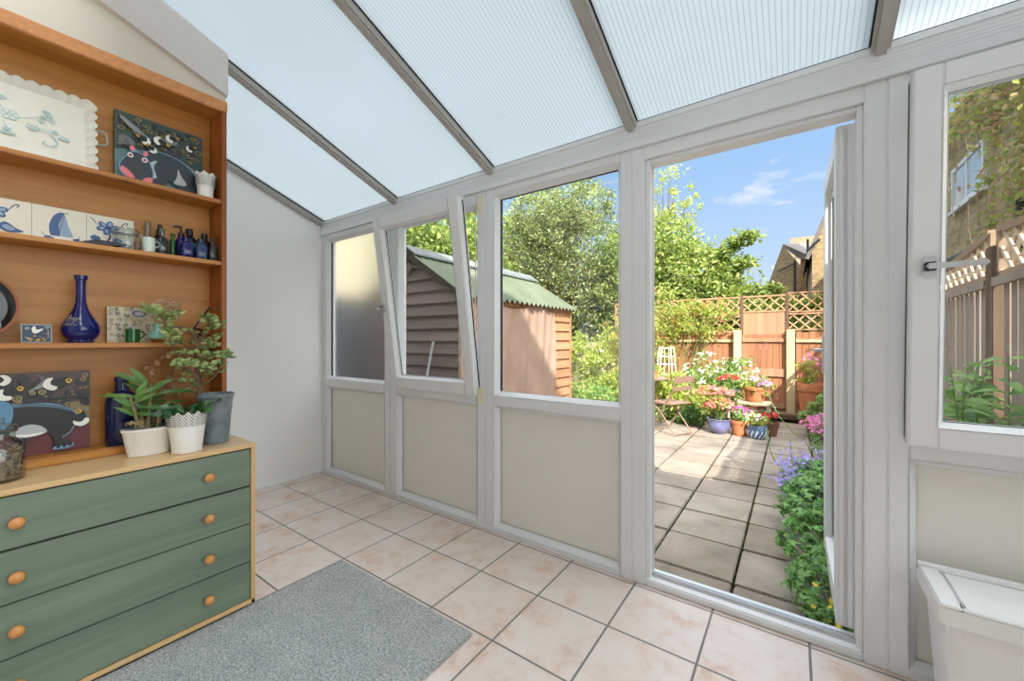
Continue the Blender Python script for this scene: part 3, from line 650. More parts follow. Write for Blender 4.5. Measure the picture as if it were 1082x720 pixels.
# white lace pot on the top shelf
def lacepot(rt,rb,h,band,hole,seg=72,sx=1,sy=1,teeth=9,amp=.012):
    def fn(mb):
        mb.mat(LACEW)
        tri=lambda a: abs(((a*teeth/(2*PI))%1)-.5)*2
        rows=[(rb,0),(rb+.002,.001)]+[(rb+(rt-rb)*t,h*t) for t in(.3,.6,1-band-.02,1-band)]
        rows2=[(rb+(rt-rb)*t+.0015,h*t) for t in(1-band,1-band*.66,1-band*.33)]
        mb.lathe([(r,z) for r,z in rows],seg=seg,sx=sx,sy=sy); 
        vs=[];fs=[];nr=len(rows2)+1
        for (r,z) in rows2:
            for k in range(seg): a=2*PI*k/seg; vs.append((r*math.cos(a)*sx,r*math.sin(a)*sy,z))
        for k in range(seg):
            a=2*PI*k/seg; z=h-amp*tri(a); r=rt+.004; vs.append((r*math.cos(a)*sx,r*math.sin(a)*sy,z))
        for i in range(nr-1):
            for k in range(seg): k2=(k+1)%seg; fs.append((i*seg+k,i*seg+k2,(i+1)*seg+k2,(i+1)*seg+k))
        mb.add(vs,fs,True)
        mb.lathe([(rt-.004,h-amp*1.2),(rb-.004+(rt-rb)*.8,h*.8)],seg=seg,sx=sx,sy=sy)
        mb.mat(P('lace_shadow_hole',(112,112,104)))
        for j,zz in enumerate(hole):
            m=seg//2
            for k in range(m):
                a=2*PI*(k+.5*(j%2))/m; r=rb+(rt-rb)*zz+.0027+(.0015 if zz>.9 else 0)
                mb.ball((r*math.cos(a)*sx,r*math.sin(a)*sy,h*zz),.0022 if (k+j)%2 else .003,6,3)
    return fn
E_=empty('lace_pot',(-2.175,.670,S1+.001),'small white lace-edged metal pot at the right end of the top shelf','plant pot')
mb=MB(); lacepot(.036,.027,.112,.55,(.5,.56,.62,.68,.74,.8,.86),48,teeth=8)(mb); mb.build('pot_body',None,E_)
# slate coasters
g='slate coasters piled on the second shelf'
for i in range(4):
    c=MB().box(-.045,.045,-.045+.004*i,.045+.004*i,0,.0045,.001); c=c.build('slate_coaster',plain('slate',(64,68,72),.6,var=.1,scale=30)); c.location=(-2.185,.325+.006*i,S2+.001+.0047*i); c.rotation_euler=(0,0,.12*i-.15)
    tag(c,['bottom coaster of the dark slate pile before the boat tile','second dark slate coaster from the bottom of the pile','third dark slate coaster, one below the top of the pile','topmost dark slate coaster of the pile before the boat tile'][i],'coaster',g)
# clip top jar
jr=[(.038,0),(.04,.004),(.04,.060),(.036,.066)]
def clip(mb):
    mb.tube([(.0,.041,.062),(.0,.050,.050),(.0,.052,.03),(.0,.043,.018)],.0014,6); mb.tube([(.012,.041,.07),(.012,.048,.058),(-.012,.048,.058),(-.012,.041,.07)],.0014,6); mb.lathe([(.0385,.063),(.0385,.0655)],seg=24)
vessel('clip_top_jar',[('jar_body',L(jr,seg=32),CLEAR),('lid',L([(.038,.068),(.041,.069),(.041,.078),(.038,.083),(.02,.086),(1e-4,.086)],seg=32),CLEAR),('wire_clip',clip,CHROME)],(-2.18,.409,S2+.001),'low round clear glass clip-top jar in front of the tiles','jar')
vessel('glass_tube',[('tube_body',L([(.009,0),(.011,.003),(.011,.143),(.0125,.145),(.0095,.143),(.0095,.006)],seg=20),CLEAR)],(-2.24,.487,S2+.001),'slim upright clear glass tube vase behind the mint cup','vase')
def ringh(R,z,w=.014,h=.018,t=.0035,ang=90):
    def fn(mb):
        a=math.radians(ang); c,s=math.cos(a),math.sin(a)
        pts=[(0,z+h),(w*.8,z+h*.95),(w,z+h*.3),(w*.7,z-h*.4),(0,z-h*.7)]
        mb.tube([((R-.002+x)*c,(R-.002+x)*s,zz) for x,zz in catmull(pts,4,False)],t,8)
    return fn
vessel('mint_cup',[('cup_body',L([(.017,0),(.0195,.002),(.0205,.03),(.0205,.06),(.018,.06),(.0175,.01)],seg=28),MINT),('cup_handle',ringh(.0205,.034,.016,.013,.003),MINT)],(-2.165,.474,S2+.001),'small pale mint cup with looped handle on the second shelf','cup')
SQ=lambda prof,**k:(lambda mb: mb.lathe(prof,seg=28,sq=6,**k))
def pump(h):
    def fn(mb):
        mb.lathe([(.0095,h),(.0105,h+.002),(.0105,h+.014),(.006,h+.018),(.0035,h+.020),(.0035,h+.032),(.006,h+.033),(.006,h+.040)],seg=16)
        mb.tube([(0,.004,h+.037),(0,-.012,h+.038),(0,-.026,h+.035)],[.0045,.004,.003],8)
    return fn
def spray(h):
    def fn(mb): mb.lathe([(.012,h),(.0125,h+.002),(.012,h+.016),(.008,h+.024),(.008,h+.038),(.003,h+.041)],seg=16)
    return fn
g='small bottles at the right end of the second shelf'
vessel('spray_bottle',[('bottle_body',L([(.021,0),(.0225,.004),(.0225,.058),(.018,.068),(.010,.076)],seg=24),BOTK),('spray_cap',spray(.074),BLACKP)],(-2.225,.523,S2+.001),'black-capped dark spray bottle behind the smoky glass bottle','bottle',g)
vessel('small_bottle',[('bottle_body',L([(.016,0),(.0175,.003),(.0175,.048),(.012,.058),(.007,.062),(.007,.082),(.0085,.083),(.0085,.088)],seg=20,sq=5),SMOKE)],(-2.165,.517,S2+.001),'smoky grey-green square glass bottle just right of the mint cup','bottle',g)
vessel('small_bottle',[('bottle_body',L([(.0085,0),(.0095,.002),(.0095,.056),(.006,.062),(.006,.074),(.008,.075),(.008,.08)],seg=16),GREENG)],(-2.185,.556,S2+.001),'slim bright green glass bottle left of the purple pump bottle','bottle',g)
vessel('pump_bottle',[('bottle_body',L([(.0155,0),(.017,.003),(.017,.062),(.013,.072),(.0095,.078)],seg=20),PURP),('pump_head',pump(.076),BLACKP)],(-2.2,.588,S2+.001),'purple bottle with a black pump head on the second shelf','bottle',g)
vessel('labelled_bottle',[('bottle_body',L([(.022,0),(.0245,.004),(.0245,.072),(.020,.086),(.011,.094),(.010,.106)],seg=24),BOTK),('label',L([(.0249,.03),(.0249,.066)],seg=28),LBL),('screw_cap',L([(.0125,.100),(.0125,.118),(.011,.12)],seg=18),BLACKP)],(-2.245,.632,S2+.001),'dark bottle with a light blue label behind the small cobalt one','bottle',g)
vessel('small_bottle',[('bottle_body',L([(.020,0),(.0215,.003),(.0215,.042),(.018,.052),(.010,.058),(.010,.066),(.0135,.067),(.0135,.072)],seg=28,sq=6),COB)],(-2.170,.6,S2+.001),'squat square cobalt blue bottle in front of the labelled one','bottle',g)
vessel('dark_bottle',[('bottle_body',L([(.021,0),(.023,.004),(.023,.070),(.018,.082),(.010,.088),(.009,.098)],seg=24),BOTK),('screw_cap',L([(.0115,.096),(.0115,.112),(.010,.113)],seg=18),BLACKP)],(-2.245,.688,S2+.001),'round dark blue bottle at the back right corner of the shelf','bottle',g)
vessel('small_bottle',[('bottle_body',L([(.018,0),(.0195,.003),(.0195,.046),(.013,.058),(.008,.062),(.008,.070),(.010,.071),(.010,.075)],seg=28,sq=6),STEEL)],(-2.165,.650,S2+.001),'steel blue square glass bottle right of the squat cobalt one','bottle',g)
vessel('small_bottle',[('bottle_body',L([(.0145,0),(.016,.003),(.016,.05),(.010,.06),(.0075,.063),(.0075,.078),(.0095,.079),(.0095,.084)],seg=28,sq=6),SMOKE)],(-2.160,.693,S2+.001),'clear grey glass bottle, rightmost of the small ones','bottle',g)
for o_ in [x for x in bpy.data.objects if x.get('group')==g]: o_.scale=(1.06,1.06,1.2)
# dark round plate, jug, green mug, turquoise vase
TERR=plain('terracotta_rim',(156,90,54),.6,var=.05); 
E_=empty('round_plate',(-2.225,.018,S3+.002),'big black round plate with a terracotta rim leaning behind the grey jug','plate'); E_.rotation_euler=(0,-.12,0)
def disc(mb,prof,c):
    n=40;vs=[];fs=[]
    for (r,x) in prof:
        for k in range(n): a=2*PI*k/n; vs.append((c[0]+x,c[1]+r*math.cos(a),c[2]+r*math.sin(a)))
    for i in range(len(prof)-1):
        for k in range(n): fs.append((i*n+k,i*n+(k+1)%n,(i+1)*n+(k+1)%n,(i+1)*n+k))
    mb.add(vs,fs,True)
mb=MB(); disc(mb,[(1e-4,0),(.10,0),(.116,.015),(.1175,.016)],(0,0,.125)); mb.build('plate_well',plain('black_glaze',(26,26,28),.15,var=0),E_)
mb=MB(); disc(mb,[(.117,.0155),(.125,.018),(.125,.012),(.1,-.006),(.09,-.008),(1e-4,-.008)],(0,0,.125)); mb.build('plate_rim',TERR,E_)
GREYG=plain('grey_glaze',(150,156,160),.3,var=.03)
vessel('grey_jug',[('jug_body',L([(.024,0),(.030,.01),(.034,.035),(.028,.06),(.026,.078),(.029,.082),(.026,.08),(.024,.05)],seg=28),GREYG),('jug_handle',ringh(.030,.048,.02,.024,.004),GREYG)],(-2.15,.048,S3+.001),'pale grey glazed jug cut off by the left edge in front of the round plate','jug')
vessel('green_mug',[('mug_body',L([(.020,0),(.022,.002),(.022,.054),(.020,.054),(.0195,.006)],seg=28),GREENG),('mug_handle',ringh(.022,.028,.014,.016,.003),GREENG)],(-2.165,.425,S3+.001),'small dark green glass mug in front of the patterned tile','mug')
TQ=plain('turquoise_glaze',(120,176,160),.25,var=.06,scale=25); BRB=plain('brown_base_glaze',(150,84,44),.4,var=.05)
def hyd(mb):
    r=random.Random(2)
    for i in range(260):
        th=r.uniform(0,2*PI); ph=math.acos(r.uniform(-.8,1)); R=.05*r.uniform(.6,1)
        c=Vector((.0+R*.8*math.sin(ph)*math.cos(th),.03+R*math.sin(ph)*math.sin(th),.15+R*.62*math.cos(ph)))
        for k in range(4):
            a=k*PI/2+r.random(); u=Vector((math.cos(a)*.6,math.sin(a),r.uniform(-.5,.5)))*.011; w_=u.cross(Vector((r.uniform(-1,1),r.uniform(-1,1),1))).normalized()*.0055
            mb.add([c,c+u*.5+w_,c+u,c+u*.5-w_],[(0,1,2,3)])
    for i in range(14):
        t=i/14; c=Vector((0,-.03-.03*t,.150+.0*t+.012*math.sin(t*3)))
        for k in range(5): a=r.uniform(0,6.3); u=Vector((math.cos(a),math.sin(a),r.uniform(-1,1)))*.006; w_=u.cross(Vector((.3,.5,1))).normalized()*.003; mb.add([c,c+u*.5+w_,c+u,c+u*.5-w_],[(0,1,2,3)])
def hst(mb):
    for a in range(4): mb.tube([(0,0,.05),(.004*a-.006,.006+.004*a,.09),(.006*a-.01,.01+.006*a,.14)],.001,5)
    mb.tube([(0,0,.05),(0,-.01,.1),(0,-.05,.15)],.001,5)
HYD=leafmat('dried_petal',[(232,206,172),(240,220,190),(214,182,146)],.5); STEMB=plain('dried_stem',(140,104,66),.8,var=.05)
vessel('turquoise_vase',[('vase_body',L([(.022,.014),(.030,.017),(.032,.026),(.026,.040),(.014,.052),(.010,.062),(.012,.078),(.015,.082),(.011,.078)],seg=28),TQ),('vase_foot',L([(.018,0),(.02,.002),(.025,.014)],seg=28),BRB)],(-2.165,.502,S3+.001),'squat turquoise glazed vase with a brown foot on the third shelf','vase')
e=empty('dried_hydrangea',(-2.165,.502,S3+.001),'faded beige dried hydrangea head standing in the turquoise vase','dried flower')
mb=MB(); hyd(mb); mb.build('petals',HYD,e); mb=MB(); hst(mb); mb.build('stem',STEMB,e)
# black iron trivet with handle
IRON=plain('black_iron',(34,32,32),.5,metal=.4,var=.04)
e=empty('iron_trivet',(-2.18,.64,S3+.001),'black iron openwork trivet with a long straight handle on the third shelf','trivet')
mb=MB(); c0=Vector((.01,.01,.034)); U=Vector((-.02,.04,-.008)); V_=Vector((-.012,.0,.026))
for sc_,rr in((1,.003),(.72,.0022)): mb.tube([c0+U*math.cos(a)*sc_+V_*math.sin(a)*sc_ for a in [2*PI*i/24 for i in range(25)]],rr,6,False)
for i in range(9): a=2*PI*i/9; mb.tube([c0+U*math.cos(a)*.2+V_*math.sin(a)*.2,c0+U*math.cos(a)+V_*math.sin(a)],.002,5)
mb.ball(c0,.007,8,5)
for a in(3.9,4.7,5.5): p=c0+U*math.cos(a)+V_*math.sin(a); mb.tube([p,Vector((p.x+.004,p.y,0))],.0025,6)
mb.build('openwork_plate',None and IRON or IRON,e)
p0=c0+U*-.7+V_*.7; MB().tube([p0,p0+Vector((.0,.03,.05)),p0+Vector((0,.062,.10))],[.0035,.003,.0045],8).build('trivet_handle',IRON,e)
# potpourri jar
CHIP=leafmat('potpourri_chip',[(120,84,52),(176,140,96),(72,52,40),(206,182,140),(60,66,80),(150,70,40),(190,190,180)],.05,.8)
def chips(mb,R,h,n,seed):
    r=random.Random(seed)
    for i in range(n):
        a=r.uniform(0,2*PI); q=R*math.sqrt(r.uniform(.45,1)); z=r.uniform(.008,h); c=Vector((q*math.cos(a),q*math.sin(a),z)); u=Vector((r.uniform(-1,1),r.uniform(-1,1),r.uniform(-1,1))).normalized()*r.uniform(.003,.007); w_=u.cross(Vector((r.uniform(-1,1),.3,.7))).normalized()*u.length*.6; n_=u.cross(w_).normalized()*.0012
        mb.add([c-u-w_,c+u-w_,c+u+w_,c-u+w_,c+n_*2],[(0,1,2,3),(0,1,4),(1,2,4),(2,3,4),(3,0,4)])
E_=vessel('glass_storage_jar',[('jar_body',L([(.050,0),(.055,.004),(.057,.02),(.056,.10),(.048,.122),(.036,.132),(.034,.15),(.037,.152)],seg=36),CLEAR),('glass_lid',L([(.039,.152),(.041,.155),(.041,.172),(.036,.176),(.015,.178),(.012,.184),(.014,.196),(1e-4,.2)],seg=28),CLEAR)],(-2.035,.088,TOP+.001),'round clear glass storage jar at the left end of the chest top','jar')
mb=MB(); chips(mb,.05,.105,900,4); mb.lathe([(.03,.006),(.042,.006),(.042,.09),(.01,.098)],seg=16); p_=mb.build('potpourri',CHIP,None); p_.location=(-2.035,.088,TOP+.003); tag(p_,'mottled brown and grey potpourri chips filling the glass storage jar','potpourri',kind='stuff')
# ================================================================ HOUSE PLANTS ON THE CHEST
def leaf(mb,p,d,L_,w,curl=.15,up=(0,0,1),fold=.25,seg=3):
    "blade from p along d with slight droop, 2 x seg quads"
    p=Vector(p); d=Vector(d).normalized(); u=Vector(up); side=d.cross(u)
    if side.length<.05: side=d.cross(Vector((1,0,0)))
    side.normalize(); nrm=side.cross(d)
    prof=[0,.75,1,.72,0] if seg==4 else ([0,.9,.8,0] if seg==3 else [0,1,0])
    n=len(prof)-1; vs=[]
    for i in range(n+1):
        t=i/n; c=p+d*L_*t+nrm*L_*(curl*(t-t*t*1.9)); q=w*prof[i]
        vs+= [c+side*q+nrm*q*fold, c, c-side*q+nrm*q*fold]
    fs=[]
    for i in range(n): a=i*3; fs+=[(a,a+1,a+4,a+3),(a+1,a+2,a+5,a+4)]
    mb.add(vs,fs,True)
def petal(mb,c,u,w): mb.add([c,c+u*.5+w,c+u,c+u*.5-w],[(0,1,2,3)])
SUCC=leafmat('jade_leaf',[(130,154,86),(164,180,112),(104,130,70),(188,198,134)],.15,.35); ORCH=leafmat('orchid_leaf',[(58,96,36),(80,122,48),(106,144,64)],.25,.35); CACT=leafmat('cactus_leaf',[(36,72,36),(54,94,46),(84,120,60)],.15,.3)
SOIL=plain('potting_soil',(58,44,34),.95,var=.2,scale=60,bmp=.4); BARKP=plain('plant_bark',(110,84,64),.8,var=.12,scale=60); WHP=plain('white_matt_planter',(226,222,214),.5,var=.01); ZINC=plain('grey_glazed_planter',(112,122,128),.3,var=.22,scale=18); ROOT=plain('aerial_root',(180,160,116),.8,var=.05); GREYIN=plain('grey_liner',(110,114,116),.5,var=.02)
# oval planter + orchid
e=empty('oval_planter',(-2.055,.452,TOP+.001),'low oval matt white planter on the chest top, left of the lace-edged pot','planter')
MB().lathe([(.062,0),(.064,.001),(.079,.092),(.083,.095),(.083,.104),(.079,.104),(.075,.09)],seg=40,sx=.62,sy=1).build('planter_body',WHP,e)
MB().lathe([(.0745,.088),(.078,.107),(.0755,.108),(.072,.095)],seg=40,sx=.62,sy=1).build('inner_pot',GREYIN,e)
MB().lathe([(.0745,.092),(.04,.1),(1e-4,.101)],seg=30,sx=.62,sy=1).build('soil',SOIL,e)
e=empty('orchid_plant',(-2.055,.452,TOP+.1),'orchid with broad pointed green leaves and pale loose roots in the oval planter','plant')
mb=MB();st=MB()
canes=[((0,-.03,0),(.01,-.045,.07),(.02,-.06,.13)),((0,-.005,0),(.0,.0,.08),(.0,.005,.17)),((.01,.02,0),(.015,.03,.06),(.02,.055,.10)),((-.01,-.02,0),(-.02,-.02,.06),(-.02,-.03,.12))]
r=random.Random(6)
for ci,cn in enumerate(canes):
    pts=catmull(list(cn),4,False); st.tube(pts,[.007-.003*i/len(pts) for i in range(len(pts))],8)
    for k in range(6 if ci<2 else 4):
        t=.45+.55*k/5.5; i=min(len(pts)-1,int(t*(len(pts)-1))); a=k*2.4+ci; sgn=1 if k%2 else -1
        dr=Vector((math.cos(a)*.45,sgn*(.8+.3*r.random()),.25+.75*r.random())); leaf(mb,pts[i],dr,r.uniform(.055,.10),r.uniform(.007,.0105),.3,up=(1,-.3,.5),seg=4)
leaf(mb,(.0,.01,.13),(.2,1,.1),.15,.009,.5,up=(1,-.3,.5),seg=4); leaf(mb,(0,-.03,.12),(0,-1,.3),.11,.008,.5,up=(1,-.3,.5),seg=4); leaf(mb,(.0,.0,.16),(.1,-.55,.8),.10,.012,.2,up=(1,-.3,.5),seg=4)
leaf(mb,(.0,.0,.16),(.1,-.8,.55),.12,.012,.2,up=(1,-.3,.5),seg=4); leaf(mb,(.02,-.045,.1),(.1,.3,1),.10,.012,.2,up=(1,-.3,.5),seg=4); leaf(mb,(.0,.02,.08),(.2,.9,-.25),.09,.01,.3,up=(1,-.3,.5),seg=4)
mb.build('leaves',ORCH,e); st.build('canes',plain('cane_green_brown',(128,120,78),.6,var=.15,scale=50),e)
rt=MB()
for k in range(14):
    a=r.uniform(0,6.3); b_=Vector((r.uniform(-.02,.02),r.uniform(-.055,.02),.005)); d1=Vector((.4*math.cos(a),math.sin(a),.9)); rt.tube([b_,b_+d1*.02,b_+d1*.035+Vector((.01,-.012,.0)),b_+d1*.03+Vector((.02,-.02,-.008))],.001,5)
rt.build('roots',ROOT,e)
# grey planter + jade tree
gx,gy=-2.05,.668
e=empty('grey_planter',(gx,gy,TOP+.001),'tall dark grey glazed tapering planter at the back right of the chest top','planter')
MB().lathe([(.044,0),(.048,.002),(.054,.09),(.064,.195),(.068,.20),(.068,.212),(.063,.212),(.058,.19)],seg=36).build('planter_body',ZINC,e)
MB().lathe([(.059,.194),(.03,.202),(1e-4,.203)],seg=24).build('soil',SOIL,e)
e=empty('jade_plant',(gx,gy,TOP+.2),'tall branching jade plant with fleshy pale green leaves in the grey planter','plant')
X0=-2.05
def pp(px,py,dx=0): v=at_x(px,py,X0+dx); return Vector((v.x-gx,v.y-gy,v.z-TOP-.2))
br=[[(212,420,-.0),(209,400,0),(207,380,0),(208,365,0),(203,352,.01),(190,346,.02),(178,346,.03),(172,338,.03),(166,330,.03),(160,328,.03)],
 [(207,385,0),(196,378,.02),(186,372,.03),(180,362,.03),(178,352,.02)],
 [(208,368,0),(214,356,-.0),(219,346,-.01),(221,338,-.01)],
 [(209,395,0),(215,382,-.01),(219,370,-.01),(222,362,0)],
 [(211,408,0),(222,402,.02),(231,392,.03),(236,380,.03),(237,375,.03)],
 [(209,400,0),(202,392,.03),(196,386,.04),(190,384,.04)],
 [(209,385,0),(208,372,-.02),(206,362,-.03)],
 [(210,405,0),(216,395,.03),(222,388,.04)],[(172,340,.03),(180,335,.03),(184,333,.03)],[(219,346,-.01),(227,340,-.01)],[(207,372,0),(198,366,-.02),(190,362,-.02)]]
st=MB(); lv=MB(); r=random.Random(12)
def pair(c,s_=1):
    a=r.uniform(0,PI)
    for sg in(1,-1):
        d=Vector((math.cos(a)*sg,math.sin(a)*sg,r.uniform(-.1,.75))).normalized(); L_=r.uniform(.022,.033)*s_; m=Vector(c)+d*L_*.55
        side=d.cross(Vector((r.uniform(-.3,1),r.uniform(-.8,.5),r.uniform(-.2,.9)))).normalized(); nn=side.cross(d)
        # fleshy ellipsoid leaf
        vs=[];fs=[];seg=6;ring=4
        for i in range(ring+1):
            t=i/ring; q=math.sin(PI*min(1,max(0,t)))**.7 if 0<t<1 else .02
            for k in range(seg):
                b_=2*PI*k/seg; vs.append(m+d*(t-.5)*L_+side*q*L_*.33*math.cos(b_)+nn*q*L_*.17*math.sin(b_))
        for i in range(ring):
            for k in range(seg): fs.append((i*seg+k,i*seg+(k+1)%seg,(i+1)*seg+(k+1)%seg,(i+1)*seg+k))
        lv.add(vs,fs,True)
for bi,b_ in enumerate(br):
    pts=catmull([tuple(pp(*q)) for q in b_],3,False); n=len(pts); r0=.0085 if bi==0 else .0045
    st.tube(pts,[max(.0018,r0*(1-.75*i/n)) for i in range(n)],8)
    s0=.42 if bi==0 else .3
    for i,p_ in enumerate(pts):
        if i/n>s0 and (i%2==0 or i/n>.75):
            for q in range(1 if i/n<.7 else 2): pair(Vector(p_)+Vector((r.uniform(-.010,.010),r.uniform(-.012,.012),r.uniform(-.012,.014))))
    for q in range(4): pair(Vector(pts[-1])+Vector((r.uniform(-.014,.014),r.uniform(-.014,.014),r.uniform(-.018,.02))),.95)
for (x,y) in((226,347),(231,356),(222,366),(216,376),(228,386),(195,372),(190,388),(202,384),(199,395),(214,392),(186,357),(224,374),(232,343),(219,336),(212,402),(196,401),(205,408)):
    b_=pp(x,y,r.uniform(-.03,.03))
    for q in range(3): pair(b_+Vector((r.uniform(-.012,.012),r.uniform(-.012,.012),r.uniform(-.012,.012))))
    st.tube([b_,b_+Vector((0,(.0-b_.y)*.25,-.02))],.0014,5)
lv.build('leaves',SUCC,e); st.build('branches',BARKP,e)
# lace pot on the chest + christmas cactus
e=empty('lace_edged_pot',(-1.975,.548,TOP+.001),'tall white pot with pierced lace top, in front of the grey planter','planter')
mb=MB(); lacepot(.066,.046,.165,.36,(.66,.70,.74,.78,.82,.86,.90,.94),84,teeth=14,amp=.014)(mb); mb.build('pot_body',None,e)
MB().lathe([(.059,.135),(.03,.14),(1e-4,.141)],seg=24).build('soil',SOIL,e)
e=empty('christmas_cactus',(-1.975,.548,TOP+.14),'dark green flat-stemmed cactus spilling from the lace-edged pot','plant')
mb=MB(); r=random.Random(8)
for k in range(46):
    a=r.uniform(0,2*PI); p_=Vector((.025*math.cos(a),.03*math.sin(a),0)); el=r.uniform(.5,1.3)
    d=Vector((math.cos(a)*math.cos(el),math.sin(a)*math.cos(el),math.sin(el)))
    for s_ in range(3 if k%2 else 2):
        L_=r.uniform(.022,.032); leaf(mb,p_,d,L_*1.15,.0125,.05,up=(1,-.2,.3),seg=3,fold=.1); p_=p_+d*L_*.93; d=(d+Vector((math.cos(a)*.35,math.sin(a)*.35,-.35))).normalized()
for k in range(3):
    p_=Vector((0,.04,.02)); d=Vector((.1*k-.1,1,.35+.12*k)).normalized()
    for s_ in range(3): leaf(mb,p_,d,.032,.009,.05,seg=3,fold=.1); p_=p_+d*.03
mb.build('leaves',CACT,e)
# glass vase with dried poppy heads, behind the orchid
e=vessel('smoky_vase',[('vase_body',L([(.032,0),(.035,.003),(.038,.14),(.040,.142),(.036,.14),(.033,.01)],seg=28),glassmat('smoky_blue_glass',(.62,.68,.72),1.0,.1))],(-2.195,.505,S0+.001),'smoky blue-grey glass vase on the bottom shelf behind the orchid','vase')
e=empty('dried_poppy_heads',(-2.195,.505,S0+.004),'bunch of brown dried poppy seed heads standing in the smoky vase','dried flower')
SEEDM=plain('dried_seed_head',(170,126,90),.8,var=.12,scale=40)
st=MB(); r=random.Random(21)
for (x,y) in((147,407),(151,401),(161,395),(166,384),(172,378),(178,376),(186,390),(178,399),(169,408),(174,412),(186,381),(192,402),(163,416),(183,409),(196,392),(155,389),(200,412),(190,416)):
    v=at_x(x,y,-2.18+r.uniform(-.03,.03)); v=Vector((v.x+2.195,v.y-.505,v.z-S0-.004)); b_=Vector((r.uniform(-.012,.012),r.uniform(-.012,.012),.004))
    mid=b_.lerp(v,.5)+Vector((0,0,.01)); mid=Vector((mid.x*.6,mid.y*.55,mid.z)); st.tube([b_,mid,v],.0011,5)
    q=r.uniform(.0095,.013); hd=MB(); hd.ball(v,q,8,6,(1,1,1.15)); hd.lathe([(q*.3,0),(q*1.0,q*.35),(q*.95,q*.5),(1e-4,q*.45)],c=(v.x,v.y,v.z+q*.9),seg=8); hd.build('seed_head',SEEDM,e)
st.build('stems',STEMB,e)

# ================================================================ WASTE BIN
BINW=plain('white_bin_plastic',(230,230,230),.35,var=.01)
bx0,bx1,by0,by1,bh=.332,.80,1.60,1.868,.405
e=empty('pedal_bin',((bx0+bx1)/2,(by0+by1)/2,0),'square white plastic bin with a flat lid in front of the right lower panel','bin'); o=e.location
def taper(mb,x0,x1,y0,y1,z0,z1,t,bv=.02):
    def ringp(x0,x1,y0,y1,z): 
        out=[]
        for (cx,cy,a0) in((x1-bv,y1-bv,0),(x0+bv,y1-bv,90),(x0+bv,y0+bv,180),(x1-bv,y0+bv,270)):
            for k in range(5): a=math.radians(a0+22.5*k); out.append((cx+bv*math.cos(a),cy+bv*math.sin(a),z))
        return out
    A=ringp(x0+t,x1-t,y0+t,y1-t,z0); B=ringp(x0,x1,y0,y1,z1); n=len(A)
    mb.add(A+B,[(i,(i+1)%n,(i+1)%n+n,i+n) for i in range(n)]+[tuple(range(n-1,-1,-1)),tuple(range(n,2*n))])
mb=MB(); taper(mb,bx0+.014,bx1-.014,by0+.014,by1-.014,.001,bh-.03,.022,.03); mb.build('bin_body',BINW,e,o)
mb=MB(); taper(mb,bx0,bx1,by0,by1,bh-.045,bh,-.0,.012); 
fr_=.03
mb.box(bx0,bx0+.045,by0,by1,bh,bh+.010,.004); mb.box(bx1-.045,bx1,by0,by1,bh,bh+.010,.004); mb.box(bx0,bx1,by1-.035,by1,bh,bh+.014,.004); mb.box(bx0+.045,bx1-.045,by0,by0+.018,bh,bh+.008,.003)
mb.build('bin_rim',BINW,e,o)
mb=MB(); mb.box(bx0+.055,bx1-.05,by0+.02,by1-.04,bh+.0005,bh+.006,.002); mb.build('flap_lid',BINW,e,o)
mb=MB(); mb.box(bx0+.047,bx0+.054,by0+.015,by0+.035,bh+.0005,bh+.012); mb.build('hinge_slot',GREYBAR,e,o)
# ================================================================ GARDEN
SOILG=plain('dark_garden_soil',(74,60,46),.95,var=.25,scale=4,bmp=.4)
m=MB().box(-30,30,1.99,70,GR-.3,GR-.045); struct(m.build('ground',SOILG))
# paved patio: individual concrete slabs as one paving surface
def slabmat():
    m,nt,b=nm('concrete_paving_slab'); g=nt.nodes.new('ShaderNodeNewGeometry'); o=coords(nt); n=noise(nt,o,2.4,5,.65,.4); n3=noise(nt,o,70,4,.7)
    c=ramp(nt,n,[(.28,lin((116,109,99))),(.5,lin((148,139,127))),(.72,lin((164,155,143)))])
    a=nt.nodes.new('ShaderNodeMix'); a.data_type='RGBA'; a.blend_type='MULTIPLY'; a.inputs[0].default_value=1; nt.links.new(c,a.inputs[6]); nt.links.new(ramp(nt,g.outputs['Random Per Island'],[(0,(.84,.80,.76,1)),(.5,(.95,.93,.92,1)),(1,(1,1,1,1))]),a.inputs[7])
    a2=nt.nodes.new('ShaderNodeMix'); a2.data_type='RGBA'; a2.blend_type='MULTIPLY'; a2.inputs[0].default_value=1; nt.links.new(a.outputs[2],a2.inputs[6]); nt.links.new(ramp(nt,n3,[(.25,(.72,.70,.66,1)),(.45,(1,1,1,1))]),a2.inputs[7])
    nt.links.new(a2.outputs[2],b.inputs['Base Color']); b.inputs['Roughness'].default_value=.9; bump(nt,b,n3,.5,.004); return m
SLAB=slabmat()
mb=MB(); r=random.Random(1)
for i in range(-10,2):
    for j in range(0,14):
        x0=-.277+.45*i; y0=2.055+.45*j-(.0 if j else .0)
        if i>=0 and (x0>.4 or j>12): continue
        if i<0 and y0>6.15 and x0<-2.3: continue
        if y0>6.6 and (x0<-.5 or x0>.1): continue
        g_=.006; z=GR+r.uniform(-.004,.002)
        mb.box(x0+g_+r.uniform(0,.004),x0+.45-g_,y0+g_,y0+.45-g_-r.uniform(0,.004),GR-.05,z,.006)
for i in range(-1,1): 
    for j in range(14,15): x0=-.277+.45*i; mb.box(x0+.006,x0+.444,2.055+.45*j,2.055+.45*j+.44,GR-.05,GR,.006)
struct(mb.build('patio_paving',SLAB))
MOSS=leafmat('joint_moss',[(60,74,34),(96,110,50),(44,50,30)],.1,.9)
mb=MB(); r=random.Random(3)
